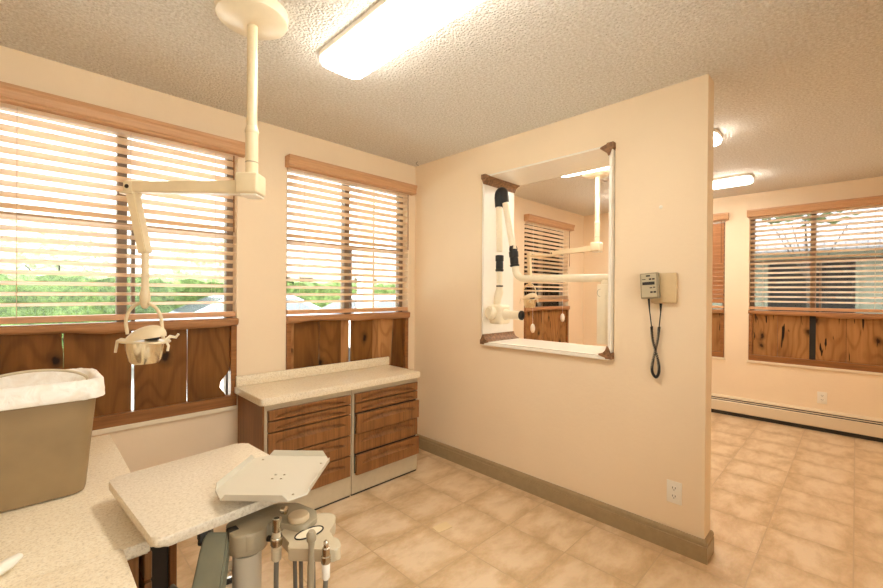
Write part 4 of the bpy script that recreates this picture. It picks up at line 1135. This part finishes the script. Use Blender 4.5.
# little hook in the ceiling near the corner
b = nb(); tube(b, [(-0.075 + 0.015 * math.cos(a), -0.115, 2.425 + 0.014 * math.sin(a)) for a in [PI * 0.5 + PI * 1.2 * k / 10 for k in range(11)]], 0.0015, 6)
tag(build('ceiling_hook', b, M['dark'], origin=(-0.075, -0.115, 2.43)), 'tiny wire hook in the ceiling near the corner of the walls', 'hook')

# ------------------------------------------------------------------ outside
bm = nb(); box(bm, (-30, T_W, -0.36), (40, 45, -0.30)); box(bm, (D + T_W, -30, -0.36), (40, T_W, -0.30)); box(bm, (-30, -30, -0.36), (D + T_W, YR - 0.2, -0.30)); struct('ground', bm, M['asphalt'])

def hedge(name, label, x0, x1, y0, y1, z1, m, seed, amp=0.12, step=0.16):
    b = nb(); rnd = random.Random(seed)
    t = bmesh.new(); bmesh.ops.create_cube(t, size=1)
    nx = max(2, int((x1 - x0) / step)); 
    bmesh.ops.subdivide_edges(t, edges=[e for e in t.edges if abs(e.verts[0].co.x - e.verts[1].co.x) > 0.5], cuts=nx)
    bmesh.ops.subdivide_edges(t, edges=[e for e in t.edges if abs(e.verts[0].co.z - e.verts[1].co.z) > 0.5], cuts=10)
    bmesh.ops.subdivide_edges(t, edges=[e for e in t.edges if abs(e.verts[0].co.y - e.verts[1].co.y) > 0.5], cuts=5)
    for v in t.verts:
        v.co = V(((x0 + x1) / 2 + v.co.x * (x1 - x0), (y0 + y1) / 2 + v.co.y * (y1 - y0), -0.3 + (v.co.z + 0.5) * (z1 + 0.3)))
        if v.co.z > -0.25: v.co += V((rnd.uniform(-amp, amp), rnd.uniform(-amp, amp), rnd.uniform(-amp, amp) * 0.6))
    merge(b, t)
    return tag(build(name, b, M[m], smooth=80, origin=((x0 + x1) / 2, (y0 + y1) / 2, -0.3)), label, 'hedge')
hedge('hedge', 'long clipped green hedge outside the wide window', -9, 2.6, 8.4, 9.8, 1.60, 'hedge', 1)
hedge('hedge', 'green hedge before the pale house outside the corner window', 3.9, 9.5, 11.2, 12.4, 1.66, 'hedge', 2)
def tree(label, x, y, h, r0, m, n, seed, leaf=0.09, trunk=0.09, squash=0.8):
    rnd = random.Random(seed)
    rt = thing('tree', label, 'tree', (x, y, -0.3))
    b = nb(); tube(b, [(x, y, -0.3), (x + 0.05, y, h * 0.4), (x, y + 0.05, h * 0.9)], [trunk, trunk * 0.8, trunk * 0.3], 8)
    for k in range(6):
        a = rnd.uniform(0, 6.28); tube(b, [(x, y, h * 0.55), (x + 0.6 * r0 * math.cos(a), y + 0.6 * r0 * math.sin(a), h * 0.85 + rnd.uniform(-.3, .3))], [trunk * 0.4, trunk * 0.15], 6)
    build('trunk', b, M['bark'], rt)
    b = nb()
    for k in range(n):
        d = V((rnd.gauss(0, 1), rnd.gauss(0, 1), rnd.gauss(0, 1))).normalized() * (rnd.random() ** 0.4) * r0
        c = V((x, y, h)) + V((d.x, d.y, d.z * squash))
        s, u = frame_of(V((rnd.gauss(0, 1), rnd.gauss(0, 1), rnd.gauss(0, 1)))); f = leaf * rnd.uniform(0.6, 1.4)
        w = s.cross(u) * f * 0.2
        vs = [b.verts.new(p) for p in (c - s * f, c - u * f * 0.45 + w, c + s * f, c + u * f * 0.45 + w)]
        b.faces.new((vs[0], vs[1], vs[2])); b.faces.new((vs[0], vs[2], vs[3]))
    cr = build('crown', b, M[m], rt)
    return rt
tree('pale sunlit tree beyond the hedge, left in the wide window', -5.6, 13.6, 2.5, 1.75, 'palefol', 1100, 4, 0.2)
tree('pale sunlit tree beyond the hedge, middle of the wide window', -1.7, 14.5, 2.2, 1.75, 'palefol', 1000, 5, 0.2)
tree('pale sunlit tree above the silver car', 2.2, 13.2, 2.0, 1.7, 'palefol', 900, 6, 0.2)

def car(label, x, y, rz, paint):
    """local: length along x, base at z=0"""
    rt = thing('car', label, 'car', (x, y, -0.3), rz); rt.scale = (1.08, 1.08, 1.10)
    prof = [(-2.15, 0.35), (-2.2, 0.6), (-2.1, 0.85), (-1.2, 0.98), (-0.55, 1.0), (0.9, 1.0), (1.9, 0.95), (2.2, 0.85), (2.2, 0.4), (2.1, 0.3), (-2.0, 0.3)]
    Mz = Matrix(((1, 0, 0, 0), (0, 0, 1, 0), (0, 1, 0, 0), (0, 0, 0, 1)))
    b = nb(); prism(b, rounded(prof, 0.1, 4), -0.84, 0.84, Mz, bev=0.07, seg=3); build('body', b, M[paint], rt, world=False, smooth=40)
    b = nb(); lo = [(-1.15, 0.97), (1.75, 0.97)]; 
    vs = []
    for z, xa, xb, w in ((0.96, -1.2, 1.85, 0.78), (1.12, -0.92, 1.6, 0.74), (1.38, -0.35, 1.05, 0.62), (1.44, -0.15, 0.85, 0.54)):
        vs.append([b.verts.new(p) for p in ((xa, -w, z), (xb, -w, z), (xb, w, z), (xa, w, z))])
    for p_, q_ in zip(vs, vs[1:]): bridge(b, p_, q_)
    b.faces.new(vs[0][::-1]); b.faces.new(vs[-1]); bmesh.ops.bevel(b, geom=b.edges[:], offset=0.03, segments=2, affect='EDGES')
    build('cabin', b, M[paint], rt, world=False, smooth=40)
    for sy in (-1, 1):
        for xa, xb, xc, xd in ((-0.78, 0.25, 0.25, -0.28), (0.32, 1.42, 0.98, 0.32)):
            b = nb(); vs = [b.verts.new(p) for p in ((xa, sy * 0.765, 1.08), (xb, sy * 0.765, 1.08), (xc, sy * 0.648, 1.36), (xd, sy * 0.648, 1.36))]
            b.faces.new(vs); bmesh.ops.recalc_face_normals(b, faces=b.faces[:]); bmesh.ops.solidify(b, geom=b.faces[:], thickness=0.02)
            build('side_window', b, M['carglass'], rt, world=False)
    for nm, pts in (('windscreen', ((-1.0, 0.68, 1.1), (-1.0, -0.68, 1.1), (-0.40, -0.58, 1.37), (-0.40, 0.58, 1.37))), ('rear_window', ((1.66, -0.68, 1.1), (1.66, 0.68, 1.1), (1.12, 0.58, 1.37), (1.12, -0.58, 1.37)))):
        b = nb(); b.faces.new([b.verts.new(p) for p in pts]); bmesh.ops.solidify(b, geom=b.faces[:], thickness=0.03); build(nm, b, M['carglass'], rt, world=False)
    for sx in (-1.35, 1.35):
        for sy in (-0.78, 0.78):
            b = nb(); lathe(b, [(0.2, -0.1), (0.31, -0.09), (0.31, 0.09), (0.2, 0.1)], (sx, sy, 0.311), (0, 1, 0), 24); build('wheel', b, M['black'], rt, world=False, smooth=40)
    return rt
car('silver blue car parked outside the wide window, right of the lamp', 0.9, 7.1, 0.0, 'carsilver')
car('white car parked outside the corner window below the blind', 3.1, 4.9, 0.0, 'carwhite')

def house(name, label, x0, x1, y0, y1, eave, ridge, wallm, roofm, openings, ov=0.4, axis='x'):
    """openings: (face, a0, a1, z0, z1)"""
    rt = thing(name, label, 'house', ((x0 + x1) / 2, (y0 + y1) / 2, -0.3))
    b = nb(); box(b, (x0, y0, -0.3), (x1, y1, eave)); build('walls', b, M[wallm], rt)
    b = nb()
    if axis == 'x':
        ym = (y0 + y1) / 2
        pr = [(y0 - ov, eave), (ym, ridge), (y1 + ov, eave), (y1 + ov, eave - 0.14), (y0 - ov, eave - 0.14)]
        prism(b, pr, x0 - ov, x1 + ov, Matrix(((0, 0, 1, 0), (1, 0, 0, 0), (0, 1, 0, 0), (0, 0, 0, 1))))
    else:
        xm = (x0 + x1) / 2
        pr = [(x0 - ov, eave), (xm, ridge), (x1 + ov, eave), (x1 + ov, eave - 0.14), (x0 - ov, eave - 0.14)]
        prism(b, pr, y0 - ov, y1 + ov, Matrix(((1, 0, 0, 0), (0, 0, 1, 0), (0, 1, 0, 0), (0, 0, 0, 1))))
    build('roof', b, M[roofm], rt)
    for f, a0, a1, z0, z1 in openings:
        fr = nb(); 
        lo, hi = (((a0 - 0.05, y0 - 0.04, z0 - 0.05), (a1 + 0.05, y0 + 0.01, z1 + 0.05)) if f == 'y' else ((x0 - 0.04, a0 - 0.05, z0 - 0.05), (x0 + 0.01, a1 + 0.05, z1 + 0.05)))
        box(fr, lo, hi); w = build('window', fr, M['stucco'], rt)
        p = nb()
        lo, hi = (((a0, y0 - 0.05, z0), (a1, y0 - 0.041, z1)) if f == 'y' else ((x0 - 0.05, a0, z0), (x0 - 0.041, a1, z1)))
        box(p, lo, hi); build('pane', p, M['opening'], w)
    return rt
house('house', 'pale house with low terracotta roof beyond the hedge', 5.0, 13.5, 17, 23, 2.35, 3.1, 'stuccoy', 'pinkroof', [('y', 6.0, 6.7, 1.5, 2.0), ('y', 7.3, 7.9, 1.5, 2.0), ('y', 10.5, 11.9, 1.6, 2.05)])
house('house', 'grey roofed stucco building with dark windows outside the far wall', 8.0, 14, -9, 0.6, 2.3, 5.3, 'stucco', 'shingle', [('x', -2.15, -1.5, 0.2, 1.95), ('x', -2.72, -2.20, 0.2, 1.95)], 0.55, 'y')
tree('leafy tree close outside the far wall window', 5.6, -2.25, 2.75, 0.9, 'leaf', 420, 8, 0.075, 0.03, 0.45)
# white porch post outside the corner window
r = thing('porch_post', 'white porch post with dark strip outside the corner window', 'post', (-0.15, 0.5, -0.3))
b = nb(); box(b, (-0.20, 0.50, -0.3), (-0.09, 0.60, 2.6), 0.004); build('shaft', b, M['carwhite'], r)
b = nb(); box(b, (-0.088, 0.51, -0.3), (-0.062, 0.56, 2.6), 0.003); build('downpipe', b, M['bronze'], r)  # dark strip stands in for the shadow along the post's edge

# ------------------------------------------------------------------ world, camera, view
w = bpy.data.worlds.new('World'); SC.world = w; w.use_nodes = True
wt = w.node_tree; bg = wt.nodes['Background']
wtc = wt.nodes.new('ShaderNodeTexCoord'); wsp = wt.nodes.new('ShaderNodeSeparateXYZ'); wt.links.new(wtc.outputs['Generated'], wsp.inputs[0])
wmr = wt.nodes.new('ShaderNodeMapRange'); wmr.inputs[1].default_value = 0.0; wmr.inputs[2].default_value = 1.0
wmr.inputs[3].default_value = 2.2; wmr.inputs[4].default_value = 8.0
wpw = wt.nodes.new('ShaderNodeMath'); wpw.operation = 'POWER'; wpw.use_clamp = True; wpw.inputs[1].default_value = 2.0
wt.links.new(wsp.outputs['Z'], wpw.inputs[0]); wt.links.new(wpw.outputs[0], wmr.inputs[0]); wt.links.new(wmr.outputs[0], bg.inputs[1])
bg.inputs[0].default_value = (1.0, 0.99, 0.975, 1)

cam = bpy.data.cameras.new('camera'); co = bpy.data.objects.new('camera', cam); COL.objects.link(co)
cam.sensor_width = 36; cam.lens = 36 * 414.0924 / 883; cam.clip_start = 0.02; cam.clip_end = 200
yaw, pitch, roll = 0.7862, -0.003, 0.007
fw = V((math.cos(yaw) * math.cos(pitch), math.sin(yaw) * math.cos(pitch), math.sin(pitch)))
rt_ = V((math.sin(yaw), -math.cos(yaw), 0)); up_ = rt_.cross(fw)
cr, sr = math.cos(roll), math.sin(roll)
R_ = rt_ * cr + up_ * sr; U_ = rt_ * -sr + up_ * cr
m4 = Matrix(((R_.x, U_.x, -fw.x, 0), (R_.y, U_.y, -fw.y, 0), (R_.z, U_.z, -fw.z, 0), (0, 0, 0, 1)))
co.matrix_world = Matrix.Translation((-2.3972, -2.7333, 1.3387)) @ m4
SC.camera = co
SC.view_settings.view_transform = 'Standard'; SC.view_settings.look = 'None'
SC.view_settings.gamma = 1; SC.view_settings.use_curve_mapping = False
SC.view_settings.exposure = 0.97
SC.cycles.max_bounces = 12; SC.cycles.diffuse_bounces = 8; SC.cycles.transparent_max_bounces = 16
SC.cycles.use_denoising = True
